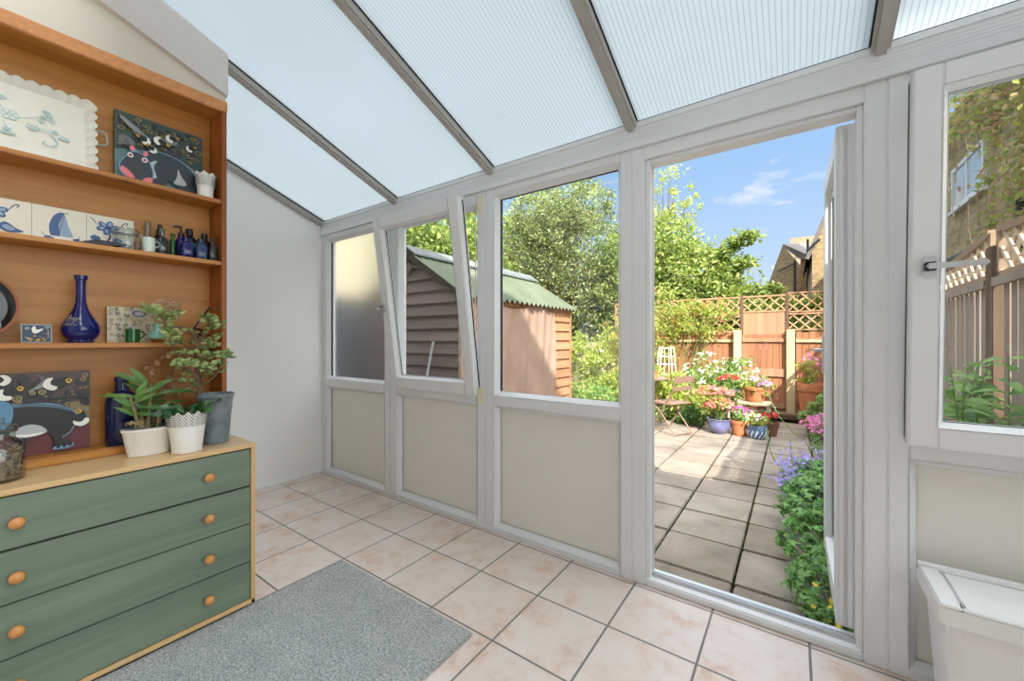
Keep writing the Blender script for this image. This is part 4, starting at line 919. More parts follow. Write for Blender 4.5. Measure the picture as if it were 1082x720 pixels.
for k in range(3200):
    if r.random()<.6: x=-.277+.45*r.randint(-3,1)+r.gauss(0,.005); y=r.uniform(2.05,6.5)
    else: y=2.055+.45*r.randint(0,9)+r.gauss(0,.005); x=r.uniform(-2.5,.2)
    h=r.uniform(.003,.011); s_=r.uniform(.003,.008); a=r.uniform(0,6.3)
    mb.add([(x-s_*math.cos(a),y-s_*math.sin(a),GR-.03),(x+s_*math.cos(a),y+s_*math.sin(a),GR-.03),(x+r.gauss(0,.004),y+r.gauss(0,.004),GR+h-.006)],[(0,1,2)])
tag(mb.build('moss',MOSS),'green moss growing in the joints between the paving slabs','moss',kind='stuff')

# ---------------------------------------------------------------- leaf clouds (numpy)
def rotrand(rs,n):
    v=rs.normal(size=(n,3)); return v/np.linalg.norm(v,axis=1,keepdims=True)
def cloud(name,blobs,n,size,mat,parent=None,seed=0,asp=.42,clump=.16,up=.5,shell=.55,per=26,cut=None,off=(0,0,0),fold=.25,twigs=None):
    """leaf cloud: blobs (x,y,z,rx,ry,rz); n leaves gathered in twig clusters around the blob shells"""
    rs=np.random.RandomState(seed); B=np.array(blobs,float); wt=(B[:,3]*B[:,4]*B[:,5])**(2/3); wt/=wt.sum()
    nc=max(4,n//per); bi=rs.choice(len(B),nc,p=wt); d=rotrand(rs,nc); q=rs.uniform(shell**3,1,nc)**(1/3)
    cc=B[bi,:3]+d*B[bi,3:6]*q[:,None]; csz=B[bi,3:6].mean(1)*clump*rs.uniform(.6,1.4,nc)
    ci=rs.randint(0,nc,n); p=cc[ci]+rs.normal(size=(n,3))*csz[ci][:,None]*np.array([1,1,.75])
    if cut is not None: k=cut(p); p=p[k]; ci=ci[k]; n=len(p)
    out=(p-B[bi[ci],:3]); out/=np.linalg.norm(out,axis=1,keepdims=True)+1e-9
    dirv=rotrand(rs,n)*.9+out*.5; dirv[:,2]-=.15; dirv/=np.linalg.norm(dirv,axis=1,keepdims=True)
    nr=rotrand(rs,n)*.7+out*.35; nr[:,2]+=up; side=np.cross(dirv,nr); side/=np.linalg.norm(side,axis=1,keepdims=True)+1e-9; nn=np.cross(side,dirv)
    L=size*rs.uniform(.6,1.25,n)[:,None]; Wd=L*asp
    off=np.array(off,float)
    v=np.stack([p,p+dirv*L*.45+side*Wd*.5+nn*Wd*fold,p+dirv*L,p+dirv*L*.45-side*Wd*.5+nn*Wd*fold],1).reshape(-1,3)-off
    me=bpy.data.meshes.new(name); me.vertices.add(n*4); me.vertices.foreach_set('co',v.ravel().astype('f'))
    idx=np.arange(n)*4; tri=np.stack([idx,idx+1,idx+2,idx,idx+2,idx+3],1).ravel()
    me.loops.add(n*6); me.loops.foreach_set('vertex_index',tri.astype('i')); me.polygons.add(n*2)
    me.polygons.foreach_set('loop_start',(np.arange(n*2)*3).astype('i')); me.polygons.foreach_set('loop_total',np.full(n*2,3,'i'))
    me.materials.append(mat); me.update(calc_edges=True)
    o=bpy.data.objects.new(name,me); C.objects.link(o)
    if parent: o.parent=parent
    if twigs is not None:
        tb,base,k,rad=twigs
        for j in rs.choice(nc,min(k,nc),replace=False):
            e_=Vector(cc[j]-off); s_=Vector(base); m_=s_.lerp(e_,.5)+Vector((0,0,.12*(e_-s_).length)); tb.tube([s_,m_,e_],[rad,rad*.6,rad*.2],5,False)
    return o
BARK=plain('tree_bark',(104,88,68),.9,var=.18,scale=12,bmp=.5)
def tree(name,label,cat,base,blobs,n,size,mat,h=None,group=None,r0=.12,seed=1,k=60,rad=.025,**kw):
    base=Vector(base); e=empty(name,base,label,cat,group)
    tb=MB(); top=Vector((sum(b[0] for b in blobs)/len(blobs),sum(b[1] for b in blobs)/len(blobs),sum(b[2] for b in blobs)/len(blobs)))-base
    f=cloud('foliage',blobs,n,size,mat,e,seed,off=base,twigs=(tb,top*.55,k,rad),**kw)
    tb.tube([(0,0,-.04),top*.3+Vector((.05,0,0)),top*.6,top],[r0,r0*.8,r0*.55,r0*.3],8); tb.build('trunk',BARK,e)
    return e
LG_LAUREL=leafmat('dark_tree_leaf',[(70,90,42),(110,128,64),(144,154,92),(88,106,50),(190,194,140),(126,120,78)],.3)
LG_LIGHT=leafmat('bright_tree_leaf',[(112,138,58),(146,168,78),(182,196,104),(92,118,50),(204,212,134)],.45)
LG_YEL=leafmat('yellow_green_leaf',[(170,186,84),(204,212,108),(140,160,66),(220,222,146)],.5)
LG_MID=leafmat('mid_green_leaf',[(92,126,60),(124,156,76),(152,180,96),(74,106,52)],.35)
LG_DEEP=leafmat('deep_green_leaf',[(36,74,34),(56,98,44),(84,124,58)],.3)
LG_BRIGHT=leafmat('lush_green_leaf',[(112,154,74),(142,180,94),(172,200,120),(92,132,62)],.4)
TG2='trees beyond the garden fences'
tree('broad_tree','dense dusty green broadleaf tree rising behind the shed roof, seen through the fixed window','tree',(-6.2,11.0,GR-.02),[(-6.2,11,2.8,1.9,1.4,1.9),(-5.4,11.0,3.9,1.5,1.3,1.5),(-7.2,11.3,4.0,1.6,1.2,1.7),(-4.9,10.8,2.2,1.2,1.1,1.6),(-6.4,11.1,5.2,1.3,1.1,1.2),(-5.2,11.2,5.2,1.0,.9,.9),(-5.0,10.6,.9,1.5,1.0,1.1),(-6.6,10.8,1.2,1.5,1.0,1.2)],42000,.105,LG_LAUREL,seed=3,clump=.11,per=40,group=TG2,r0=.2)
tree('garden_tree','bright green large-leaved tree at the left of the shed, filling the tilted window','tree',(-9.3,8.6,GR-.02),[(-9.3,8.6,2.9,1.8,1.3,1.8),(-8.0,8.7,3.6,1.3,1.1,1.5),(-10.6,8.8,3.5,1.4,1.2,1.8),(-7.6,8.9,2.2,1.1,1.0,1.5),(-8.8,8.7,4.6,1.2,1.0,1.0)],13000,.19,LG_LIGHT,seed=4,group=TG2,r0=.16,asp=.5)
tree('yellow_tree','pale yellow-green tree standing high between the shed and the broad dusty tree','tree',(-8.2,13.5,GR-.02),[(-8.2,13.5,4.6,1.9,1.4,1.8),(-6.9,13.5,6.0,1.4,1.2,1.1),(-9.6,13.4,4.0,1.7,1.3,1.9),(-8.8,13.4,6.2,1.3,1.1,1.0)],8000,.17,LG_YEL,seed=5,group=TG2,r0=.16)
tree('leafy_tree','large light green tree behind the brown back fence, its branches reaching right','tree',(-3.0,11.2,GR-.02),[(-3.1,11.2,2.4,1.5,1.2,1.6),(-2.2,11.0,2.3,1.3,1.1,1.3),(-3.9,11.2,3.2,1.1,1.0,1.3),(-1.6,10.8,1.75,1.2,1.0,.85),(-2.9,11.1,3.7,.9,.9,.8),(-.8,10.7,1.75,.9,.7,.55),(-.1,10.5,1.55,.7,.6,.4)],24000,.13,LG_LIGHT,seed=6,group=TG2,r0=.15,asp=.5)
tree('sparse_tree','thin twiggy tree top against the blue sky at the left of the doorway','tree',(-3.6,13.0,GR-.02),[(-3.4,13.0,4.4,.9,.8,1.1),(-3.3,13.0,5.6,.8,.7,1.0),(-2.7,13.0,5.3,.4,.4,.5)],1900,.11,LG_YEL,seed=7,group=TG2,r0=.09,k=90,rad=.016,clump=.12,shell=.2)
e=empty('evergreen_hedge',(-6.5,12.6,GR),'dark evergreen hedge at the foot of the trees beyond the picket fence','hedge')
cloud('foliage',[(x_,12.6,.9,1.0,.6,1.5) for x_ in(-10.5,-9.3,-8.1,-7.0,-5.9,-4.9,-3.9)]+[(x_,12.8,2.4,1.0,.5,1.0) for x_ in(-8.1,-7.0,-5.9,-4.9)],20000,.12,LG_DEEP,e,19,off=(-6.5,12.6,GR),shell=.6)
for x_ in(-10.5,-9.3,-8.1,-7.0,-5.9,-4.9,-3.9): MB().tube([(x_+6.5,0,-.02),(x_+6.6,0,1.2)],.05,6).build('trunk',BARK,e)
# the maple's long side branches
mp=empty('overhanging_branch',(-1.3,10.2,1.6),'long leafy branch tip stretching right across the sky above the back fence','branch')
mp.name='tree_branch'
tb=MB(); brs=[[(-2.2,11,2.4),(-1.6,10.7,3.0),(-1.05,10.6,3.45),(-.75,10.5,3.5)],[(-2.2,11,2.4),(-1.4,10.6,2.8),(-.85,10.5,2.95)],[(-1.9,10.9,2.0),(-1.0,10.4,2.15),(-.35,10.2,2.25)],[(-1.6,10.8,1.7),(-.6,10.2,1.7),(.15,10.0,1.85),(.75,10.0,2.05)]]
bl=[]
for b_ in brs:
    pts=catmull(b_,6,False); tb.tube([Vector(p)-Vector((-1.3,10.2,1.6)) for p in pts],[.035*(1-.8*i/len(pts)) for i in range(len(pts))],6)
    for i,p_ in enumerate(pts):
        if i/len(pts)>.3: bl.append((*p_,.22-.12*i/len(pts),.2-.08*i/len(pts),.16-.08*i/len(pts)))
tb.build('branch_wood',BARK,mp); cloud('foliage',bl,2400,.13,LG_LIGHT,mp,9,asp=.5,off=(-1.3,10.2,1.6),shell=.1,clump=.5,per=10)

# ---------------------------------------------------------------- fences
OLDW=wood('weathered_fence_wood',(150,114,86),(186,148,116),'z',.5,.85,bmp=.2); REDW=wood('brown_fence_board',(146,94,66),(182,126,92),'z',.5,.85,bmp=.2); PALEP=wood('pale_timber_post',(196,172,128),(222,202,160),'z',.5,.8); GREYW=wood('grey_fence_board',(128,112,104),(168,150,140),'z',.5,.9,bmp=.25); DKP=wood('dark_fence_post',(86,66,52),(116,92,74),'z',.5,.9); SILW=wood('silvered_fence_board',(160,146,120),(198,186,160),'z',.5,.9); LATH=plain('lattice_lath',(196,156,116),.85,var=.1,scale=8)
def run(parent,a,b,off,board,gap,zt,zb,mt,t=.018,seed=0,jag=.0,nm_='board_panel'):
    a,b=Vector(a),Vector(b); d=(b-a); L_=d.length; d.normalize(); nrm=Vector((-d.y,d.x,0)); r=random.Random(seed); mb=MB(); s_=0
    while s_<L_-board*.5:
        c=a+d*(s_+board/2); z1=zt+r.uniform(-jag,jag); mb.obox(Vector((c.x,c.y,(zb+z1)/2))-Vector(off),d*board/2,nrm*t/2*r.uniform(.8,1.3),Vector((0,0,(z1-zb)/2))); s_+=board+gap
    return mb.build(nm_,mt,parent)
def lattice(parent,a,b,z0,z1,off,step=.13,curve=0,mt=LATH,name='trellis_panel',framew=.03,top=DKP):
    a,b=Vector(a),Vector(b); d=b-a; L_=d.length; d.normalize(); nrm=Vector((-d.y,d.x,0)); mb=MB().mat(mt); o=Vector(off)
    zt=lambda s_: z1-curve*math.sin(PI*max(0,min(1,s_/L_)))
    k=-int((z1-z0)/step)-1
    H_=z1-z0
    while k*step<L_+H_:
        for sg in(1,-1):
            s0,s1=(k*step,k*step+H_) if sg>0 else (k*step+H_-H_,k*step-H_)
            if sg<0: s0=k*step; s1=s0-H_
            N_=14; prev=None; seg=[]
            for q in range(N_+1):
                t=q/N_; s_=s0+(s1-s0)*t; z=z0+H_*t
                if 0<=s_<=L_ and z<=zt(s_): seg.append((s_,z))
            if len(seg)>1:
                p=a+d*seg[0][0]; q_=a+d*seg[-1][0]; nn=nrm*(.006*sg)
                mb.bar(Vector((p.x,p.y,seg[0][1]))+nn-o,Vector((q_.x,q_.y,seg[-1][1]))+nn-o,.010,.022,up=(0,0,1))
        k+=1
    mb.mat(top)
    pts=[(a+d*(L_*i/8)) for i in range(9)]
    for i in range(8):
        mb.bar(Vector((pts[i].x,pts[i].y,zt(L_*i/8)))-o,Vector((pts[i+1].x,pts[i+1].y,zt(L_*(i+1)/8)))-o,framew*1.3,framew)
    mb.bar(Vector((a.x,a.y,z0))-o,Vector((b.x,b.y,z0))-o,framew,framew*.9)
    for p in(a,b): mb.bar(Vector((p.x,p.y,z0))-o,Vector((p.x,p.y,z1))-o,framew,framew,up=(0,1,0))
    return mb.build(name,None,parent)
YB=8.6
f=empty('back_fence',(-2,YB,GR),'brown boarded back fence with pale posts, rails and lattice trellis on top','fence'); o=f.location
for (xa,xb,s_) in((-3.25,-.93,1),(.03,.88,2)):
    run(f,(xa,YB,0),(xb,YB,0),o,.085,.008,1.30,GR+.02,REDW,seed=s_,jag=.008)
    MB().box(xa,xb,YB-.045,YB-.012,1.12,1.17).build('rail',PALEP,f,o); MB().box(xa,xb,YB-.045,YB-.012,.05,.12).build('rail',REDW,f,o)
for xp in(-3.25,-.865,-.05): MB().box(xp-.062,xp+.062,YB-.13,YB-.02,GR-.02,1.33 if xp<-1 else 1.34,.006).build('post',PALEP,f,o)
for xp in(-2.1,-.80,-.10,.86): MB().box(xp-.025,xp+.025,YB-.018,YB+.03,1.30,2.0,.004).build('trellis_post',DKP,f,o)
for xa,xb,za,zb in((-3.25,-2.1,1.64,1.96),(-2.1,-.8,1.64,1.96),(-.8,-.1,1.68,1.96),(-.1,.86,1.66,1.99),(-3.25,-2.1,1.32,1.6),(-2.1,-.8,1.32,1.6),(-.1,.86,1.34,1.62)): lattice(f,(xa,YB+.005,0),(xb,YB+.005,0),za,zb,o,.172,top=OLDW)
MB().box(-.78,-.12,YB-.0,YB+.02,1.22,1.66).build('board_panel',OLDW,f,o)
g_=empty('garden_gate',(-.455,YB-.05,GR),'narrow brown boarded garden gate with cross rails between the two pale posts','gate'); o=g_.location
run(g_,(-.79,YB-.03,0),(-.125,YB-.03,0),o,.09,.006,1.26,GR+.1,REDW,seed=5,nm_='gate_boards')
for z0,z1,mt in((1.12,1.19,OLDW),(.50,.64,OLDW),(-.06,.02,OLDW)): MB().box(-.785,-.13,YB-.07,YB-.04,z0,z1,.004).build('cross_rail',mt,g_,o)
# step under the gate
m=MB().box(-.95,.1,8.2,8.45,GR,GR+.09,.01); tag(m.build('timber_step',wood('step_timber',(96,80,62),(128,108,84),'x',.6,.9)),'low dark timber step on the ground in front of the gate','step')
# old pale fence behind the shed
f=empty('picket_fence',(-3.9,YB-.1,GR),'silvery weathered board fence between the shed and the brown fence','fence'); o=f.location
run(f,(-5.6,YB-.3,0),(-3.32,YB,0),o,.11,.02,1.12,GR+.02,SILW,seed=8,jag=.03)
MB().bar(Vector((-5.6,YB-.34,.95))-o,Vector((-3.32,YB-.04,.95))-o,.03,.07).build('rail',SILW,f)
MB().box(-3.4,-3.3,YB-.08,YB+.02,GR-.02,1.25).build('post',SILW,f,o)
TANW=wood('tan_weathered_rail',(132,108,88),(170,142,116),'y',.5,.85,bmp=.2)
# right boundary fence
f=empty('side_fence',(.9,5.2,GR),'tall grey slatted side fence with dipped trellis panels, seen through the right window','fence'); o=f.location
for i,(ya,yb) in enumerate(((2.15,3.22),(3.33,5.1),(5.2,6.95),(7.05,8.5))):
    run(f,(.9,ya,0),(.9,yb,0),o,.065,.022,1.455,GR+.02,GREYW,seed=11+i,jag=.006,t=.02)
    MB().box(.86,.885,ya,yb,1.44,1.485).build('rail',GREYW,f,o); MB().box(.915,.945,ya,yb,.35,.42).build('rail',GREYW,f,o)
    lattice(f,(.9,ya,0),(.9,yb,0),1.50,1.745,o,.115,.075 if yb-ya>1.3 else .03,framew=.036,mt=plain('pale_lattice_lath',(206,184,160),.85,var=.1),top=TANW)
for y in(2.1,3.275,5.15,7.0,8.53): MB().box(.865,.955,y-.045,y+.045,GR-.02,1.66,.005).build('post',DKP,f,o)

# ---------------------------------------------------------------- shed
def sheetcol(): return plain('green_corrugated_sheet',(92,100,80),.7,var=.12,scale=3)
SHEET=sheetcol(); RIDGE=plain('grey_ridge_felt',(108,112,110),.85,var=.15,scale=6,bmp=.4)
def clap(name,c1,c2): return wood(name,c1,c2,'x',.45,.85,bmp=.25)
CLX=clap('shed_gable_board_shaded',(86,74,72),(130,112,106)); CLY=wood('shed_side_board',(158,108,78),(192,144,108),'y',.45,.8,bmp=.2)  # gable board tone greyed and darkened to carry its shade
xs0,xs1,ys0,ys1=-4.33,-2.8,3.05,5.45; ZE=1.66; ZP=2.15; xm=(xs0+xs1)/2
S=empty('garden_shed',(xm,(ys0+ys1)/2,GR),'small weathered clapboard garden shed with a green corrugated roof','shed'); o=S.location
def roofz(x): return ZE+(ZP-ZE)*(1-abs(x-xm)/(xs1-xm))
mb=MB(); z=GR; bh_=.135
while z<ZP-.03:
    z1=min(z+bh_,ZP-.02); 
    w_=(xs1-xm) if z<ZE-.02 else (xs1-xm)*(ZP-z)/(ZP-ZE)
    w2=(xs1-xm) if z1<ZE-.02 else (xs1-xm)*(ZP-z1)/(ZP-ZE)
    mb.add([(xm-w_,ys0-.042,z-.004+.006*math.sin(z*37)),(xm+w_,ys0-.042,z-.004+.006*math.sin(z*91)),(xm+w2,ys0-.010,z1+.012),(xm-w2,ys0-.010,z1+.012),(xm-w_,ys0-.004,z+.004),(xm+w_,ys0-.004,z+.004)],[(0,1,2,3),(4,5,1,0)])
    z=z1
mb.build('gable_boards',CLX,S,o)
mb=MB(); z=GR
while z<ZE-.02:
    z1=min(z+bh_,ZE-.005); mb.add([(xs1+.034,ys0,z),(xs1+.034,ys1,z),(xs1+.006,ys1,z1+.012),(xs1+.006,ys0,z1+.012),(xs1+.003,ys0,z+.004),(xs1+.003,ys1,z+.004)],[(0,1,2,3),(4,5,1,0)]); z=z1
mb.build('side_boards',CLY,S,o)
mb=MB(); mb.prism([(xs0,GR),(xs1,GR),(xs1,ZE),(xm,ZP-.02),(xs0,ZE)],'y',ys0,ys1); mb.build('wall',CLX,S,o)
mb=MB(); mb.box(xs1-.01,xs1+.032,ys0-.034,ys0+.03,GR,ZE); mb.build('corner_board',plain('pale_corner_board',(170,140,122),.85,var=.1),S,o)
mb=MB(); mb.box(xs1-.0,xs1+.034,ys1-.03,ys1+.02,GR,ZE-.01); mb.build('corner_board',CLY,S,o)
for sg in(1,-1):
    mb=MB(); nu,nv=150,3; ya,yb=ys0-.10,ys1+.10; ex=(xs1-xm)+.11
    vs=[];fs=[]
    for j in range(nv):
        t=j/(nv-1); x=xm+sg*ex*t; zb=ZP+.02-(ZP-ZE)/(xs1-xm)*ex*t
        for i in range(nu+1):
            y=ya+(yb-ya)*i/nu; vs.append((x,y,zb+.020*math.sin(2*PI*y/.105)))
    for j in range(nv-1):
        for i in range(nu): a=j*(nu+1)+i; fs.append((a,a+1,a+nu+2,a+nu+1))
    nb=len(vs); vs2=[(x,y,z-.008) for x,y,z in vs]; fs2=[tuple(nb+q for q in f_) for f_ in fs]; ed=[((nv-1)*(nu+1)+i,(nv-1)*(nu+1)+i+1,nb+(nv-1)*(nu+1)+i+1,nb+(nv-1)*(nu+1)+i) for i in range(nu)]
    mb.add(vs+vs2,fs+fs2+ed,True); mb.build('roof_sheet',SHEET,S,o)
mb=MB(); mb.prism([(xm-.17,ZP-.055),(xm,ZP+.055),(xm+.17,ZP-.055),(xm+.17,ZP-.035),(xm,ZP+.078),(xm-.17,ZP-.035)],'y',ys0-.11,ys1+.11); mb.build('ridge_cap',RIDGE,S,o)
mb=MB()
for sg in(1,-1): mb.bar((xm,ys0-.045,ZP-.03),(xm+sg*(xs1-xm+.06),ys0-.045,ZE-.04),.02,.055)
mb.build('barge_board',plain('dark_barge_board',(98,84,80),.85,var=.1),S,o)
# diamond finial trim on the gable
mb=MB(); mb.prism([(xm,ZP-.26),(xm+.07,ZP-.18),(xm,ZP-.10),(xm-.07,ZP-.18)],'y',ys0-.06,ys0-.03); mb.build('diamond_trim',CLX,S,o)
# cloth hanging on the side
def cloth():
    mb=MB(); ya,yb=3.62,4.93; za,zb=.30,1.56; nu,nv=60,34; vs=[];fs=[]
    for j in range(nv+1):
        for i in range(nu+1):
            u=i/nu;v_=j/nv; y=ya+(yb-ya)*u+.02*math.sin(v_*5)*(u-.3); z=zb-(zb-za)*v_-.03*math.sin(PI*u*2.3)*(1-v_)-(.05*math.sin(u*7)*v_)
            vs.append((xs1+.045+.012*math.sin(u*19+v_*2)+.008*math.sin(u*43+v_*5)+.012*v_,y,z))
    for j in range(nv):
        for i in range(nu): a=j*(nu+1)+i; fs.append((a,a+1,a+nu+2,a+nu+1))
    mb.add(vs,fs,True); return mb
SH=plain('dusty_pink_cloth',(160,132,116),.95,var=.08,scale=3,bmp=.3)
tag(cloth().build('dust_sheet',SH,off=(xs1+.05,4.27,.9)),'faded pinkish cloth sheet hanging down the sunny side of the shed','cloth')
POLE=plain('grey_metal_pole',(176,176,178),.35,metal=.5,var=.02)
v=at_y(440,398,2.8); tag(MB().tube([(v.x-.06,2.76,GR),(v.x+.06,2.98,1.14)],.014,10).build('metal_pole',POLE,off=(v.x,2.8,GR)),'short grey metal pole leaning on the shed gable behind the tilted window','pole')

f=empty('side_fence',(-4.75,5,GR),'dark grey close-boarded fence along the far left of the garden','fence'); o=f.location
run(f,(-4.75,2.3,0),(-4.75,8.2,0),o,.11,.003,1.72,GR+.02,wood('dark_grey_board',(70,72,74),(98,100,100),'z',.5,.9),seed=31,jag=.006)
for y in(2.3,4.25,6.2,8.2): MB().box(-4.72,-4.62,y-.05,y+.05,GR-.02,1.8).build('post',DKP,f,o)
h=empty('added_cream_house',(-10.5,4.4,GR),'cream house wall added to stand in for the bright sky behind the frosted window','house'); o=h.location
MB().box(-12,-9,1.2,6.5,GR,5.6).build('wall',plain('cream_backing',(170,160,136),.9,var=.04,scale=2),h,o)  # invented cream block, gives the frosted pane its bright upper part
mb=MB(); mb.prism([(-12.2,5.6),(-8.8,5.6),(-10.5,6.9)],'y',1.1,6.6); mb.build('roof',plain('grey_roof_slate_dark',(120,112,106),.8),h,o)
# ---------------------------------------------------------------- houses
SLATE_=plain('grey_roof_slate',(112,104,100),.8,var=.1,scale=3); PIPE=plain('black_drainpipe',(40,40,44),.4,var=.03); TRIMW=P('white_window_paint',(226,228,232))
def glaz(): return plain('house_window_sky_tint',(176,188,204),.08,var=.05,scale=.8)  # pale base colour stands in for the sky reflected in the panes
HG=glaz()
# ivy house: long side wall facing us
h=empty('brick_house',(4.6,12,GR),'yellow brick house side wall hung with creeper, behind the side fence','house'); o=h.location
MB().box(2.6,7.0,6.0,17.6,GR,5.55).build('wall',HOUSEY,h,o)
MB().prism([(2.5,5.54),(7.1,5.54),(4.8,6.6)],'y',5.9,17.7).build('roof',SLATE_,h,o)
wv=[(9.9,11.55,3.70,4.52)]
for (ya,yb,za,zb) in wv:
    w_=MB(); w_.box(2.555,2.605,ya,yb,za,za+.07); w_.box(2.555,2.605,ya,yb,zb-.07,zb); w_.box(2.555,2.605,ya,ya+.07,za+.07,zb-.07); w_.box(2.555,2.605,yb-.07,yb,za+.07,zb-.07); w_.box(2.56,2.6,(ya+yb)/2-.035,(ya+yb)/2+.035,za+.07,zb-.07); w_.box(2.52,2.6,ya-.05,yb+.05,za-.06,za-.005)
    wo=w_.build('window_frame',TRIMW,h,o); MB().box(2.58,2.599,ya+.07,yb-.07,za+.07,zb-.07).build('window_pane',HG,wo,o)
mb=MB(); v=at_x(1075,240,2.5); mb.tube([(2.53,v.y,GR),(2.53,v.y,3.1)],.05,10); mb.tube([(2.53,v.y-.35,GR),(2.53,v.y-.35,2.75)],.045,10); mb.build('drainpipe',PIPE,h,o)
mb=MB(); a=at_x(997,277,2.45); b_=at_x(1031,262,2.45); mb.tube([a,b_],.045,10); mb.tube([b_-Vector((0,.1,0)),b_+Vector((0,-.12,0.02))],.07,10); mb.build('waste_pipe',PIPE,h,o)
IVY=leafmat('creeper_leaf',[(150,164,72),(186,194,96),(204,206,118),(128,144,66),(210,160,124),(222,196,150)],.4)
e=empty('wall_creeper',(2.5,9,GR),'yellow-green creeper with reddish tips hanging over the brick house wall','climbing plant')
cloud('foliage',[(2.42,7.5,4.0,.14,1.5,1.3),(2.42,9.0,5.1,.14,1.9,.55),(2.44,8.3,3.1,.12,1.2,.9),(2.45,11.5,5.2,.1,1.6,.35),(2.44,7.2,5.0,.18,1.3,.8)],4300,.11,IVY,e,31,asp=.5,off=(2.5,9,GR),shell=.1,clump=.18)
st=MB(); r=random.Random(4)
for k in range(26):
    y=r.uniform(6.4,11.5); z=r.uniform(2.6,5.3); pts=[(2.50-2.5,y-9,z-GR)]
    for q in range(5): y-=r.uniform(.05,.25); z+=r.uniform(-.05,.28) if k%2 else r.uniform(-.3,.0); pts.append((-.04-.02*q,y-9,z-GR))
    st.tube(pts,.008,5)
st.tube([(-.02,-2.5,0),(-.03,-2.0,2.5),(-.04,-1.2,4.2)],.03,6); st.build('stems',plain('creeper_stem',(206,182,150),.8,var=.1),e)
# far house with slate roof and its neighbour
h=empty('distant_house',(2,26,GR),'distant pale brick house with a grey slate roof above the back fence','house'); o=h.location
A=lambda px,py,Y: at_y(px,py,Y)
Yh=24.0
p0=A(812,300,Yh); p1=A(827,259,Yh); p2=A(846,270,Yh)
brs_=HOUSEB
mb=MB(); mb.prism([(p0.x,GR),(p2.x,GR),(p2.x,p2.z-.5),(p1.x,p1.z),(p0.x,p0.z)],'y',Yh,Yh+5); mb.build('wall',HOUSEB,h,o)
mb=MB(); q0=A(844,272,Yh+.6); q1=A(860,272,Yh+.6); mb.box(p2.x+.01,q1.x+1.5,Yh+.6,Yh+6,GR,q0.z-.05); mb.build('wall',HOUSEB,h,o)
q=[A(827,258,Yh+.1),A(852,257,Yh+4.8),A(857,271,Yh+.5),A(845,271.5,Yh+.4)]; up3=Vector((0,0,.12)); mb=MB(); mb.add([v for v in q]+[v-up3 for v in q],[(0,1,2,3),(7,6,5,4),(0,3,7,4),(3,2,6,7),(1,0,4,5),(2,1,5,6)]); mb.build('roof',SLATE_,h,o)
ta,tb_=A(835,252,Yh+5.2),A(862,256.5,Yh+5.2); mb=MB(); mb.box(ta.x,tb_.x,Yh+5.2,Yh+5.6,tb_.z-2,ta.z); mb.build('parapet',plain('cream_parapet',(150,136,112),.9,var=.05),h,o)
mb=MB(); a=A(840,275,Yh-.1); mb.tube([(a.x,Yh-.1,GR),(a.x,Yh-.1,a.z)],.045,8); mb.tube([(a.x-.7,Yh-.15,a.z-.5),(a.x,Yh-.15,a.z-.15)],.035,8); a=A(853.5,253,Yh+.3); mb.tube([(a.x,Yh+.3,GR),(a.x,Yh+.3,a.z)],.05,8); mb.build('drainpipe',PIPE,h,o)
for (px0,px1,py0,py1) in((840.5,844.5,279,300),):
    a=A(px0,py1,Yh+.58); b_=A(px1,py0,Yh+.58); MB().box(a.x,b_.x,Yh+.55,Yh+.62,a.z,b_.z).build('window_pane',HG,h,o)
h=empty('terraced_house',(3,18,GR),'brick gable end at the right edge of the doorway, partly behind the open door','house'); o=h.location
Yh=18.0; a=A(858,262,Yh); b_=A(872,229,Yh); sl_=(b_.z-a.z)/(b_.x-a.x); pk=a.x+2.2
mb=MB(); mb.prism([(a.x,GR),(pk*2-a.x,GR),(pk*2-a.x,a.z),(pk,a.z+sl_*(pk-a.x)),(a.x,a.z)],'y',Yh,Yh+5.5); mb.build('wall',HOUSEB,h,o)
mb=MB()
for sg in(1,-1): mb.bar((pk,Yh-.12,a.z+sl_*(pk-a.x)),(pk-sg*(pk-a.x+.15),Yh-.12,a.z-.15*sl_),.14,.12); mb.add([(pk,Yh-.15,a.z+sl_*(pk-a.x)+.08),(pk-sg*(pk-a.x+.2),Yh-.15,a.z-.2*sl_+.08),(pk-sg*(pk-a.x+.2),Yh+5.6,a.z-.2*sl_+.08),(pk,Yh+5.6,a.z+sl_*(pk-a.x)+.08)],[(0,1,2,3)])
mb.build('roof',SLATE_,h,o)
mb=MB(); c_=A(854,264,Yh-.2); d_=A(866,253,Yh-.2); mb.tube([c_,d_],.045,8); mb.build('gutter_pipe',PIPE,h,o)
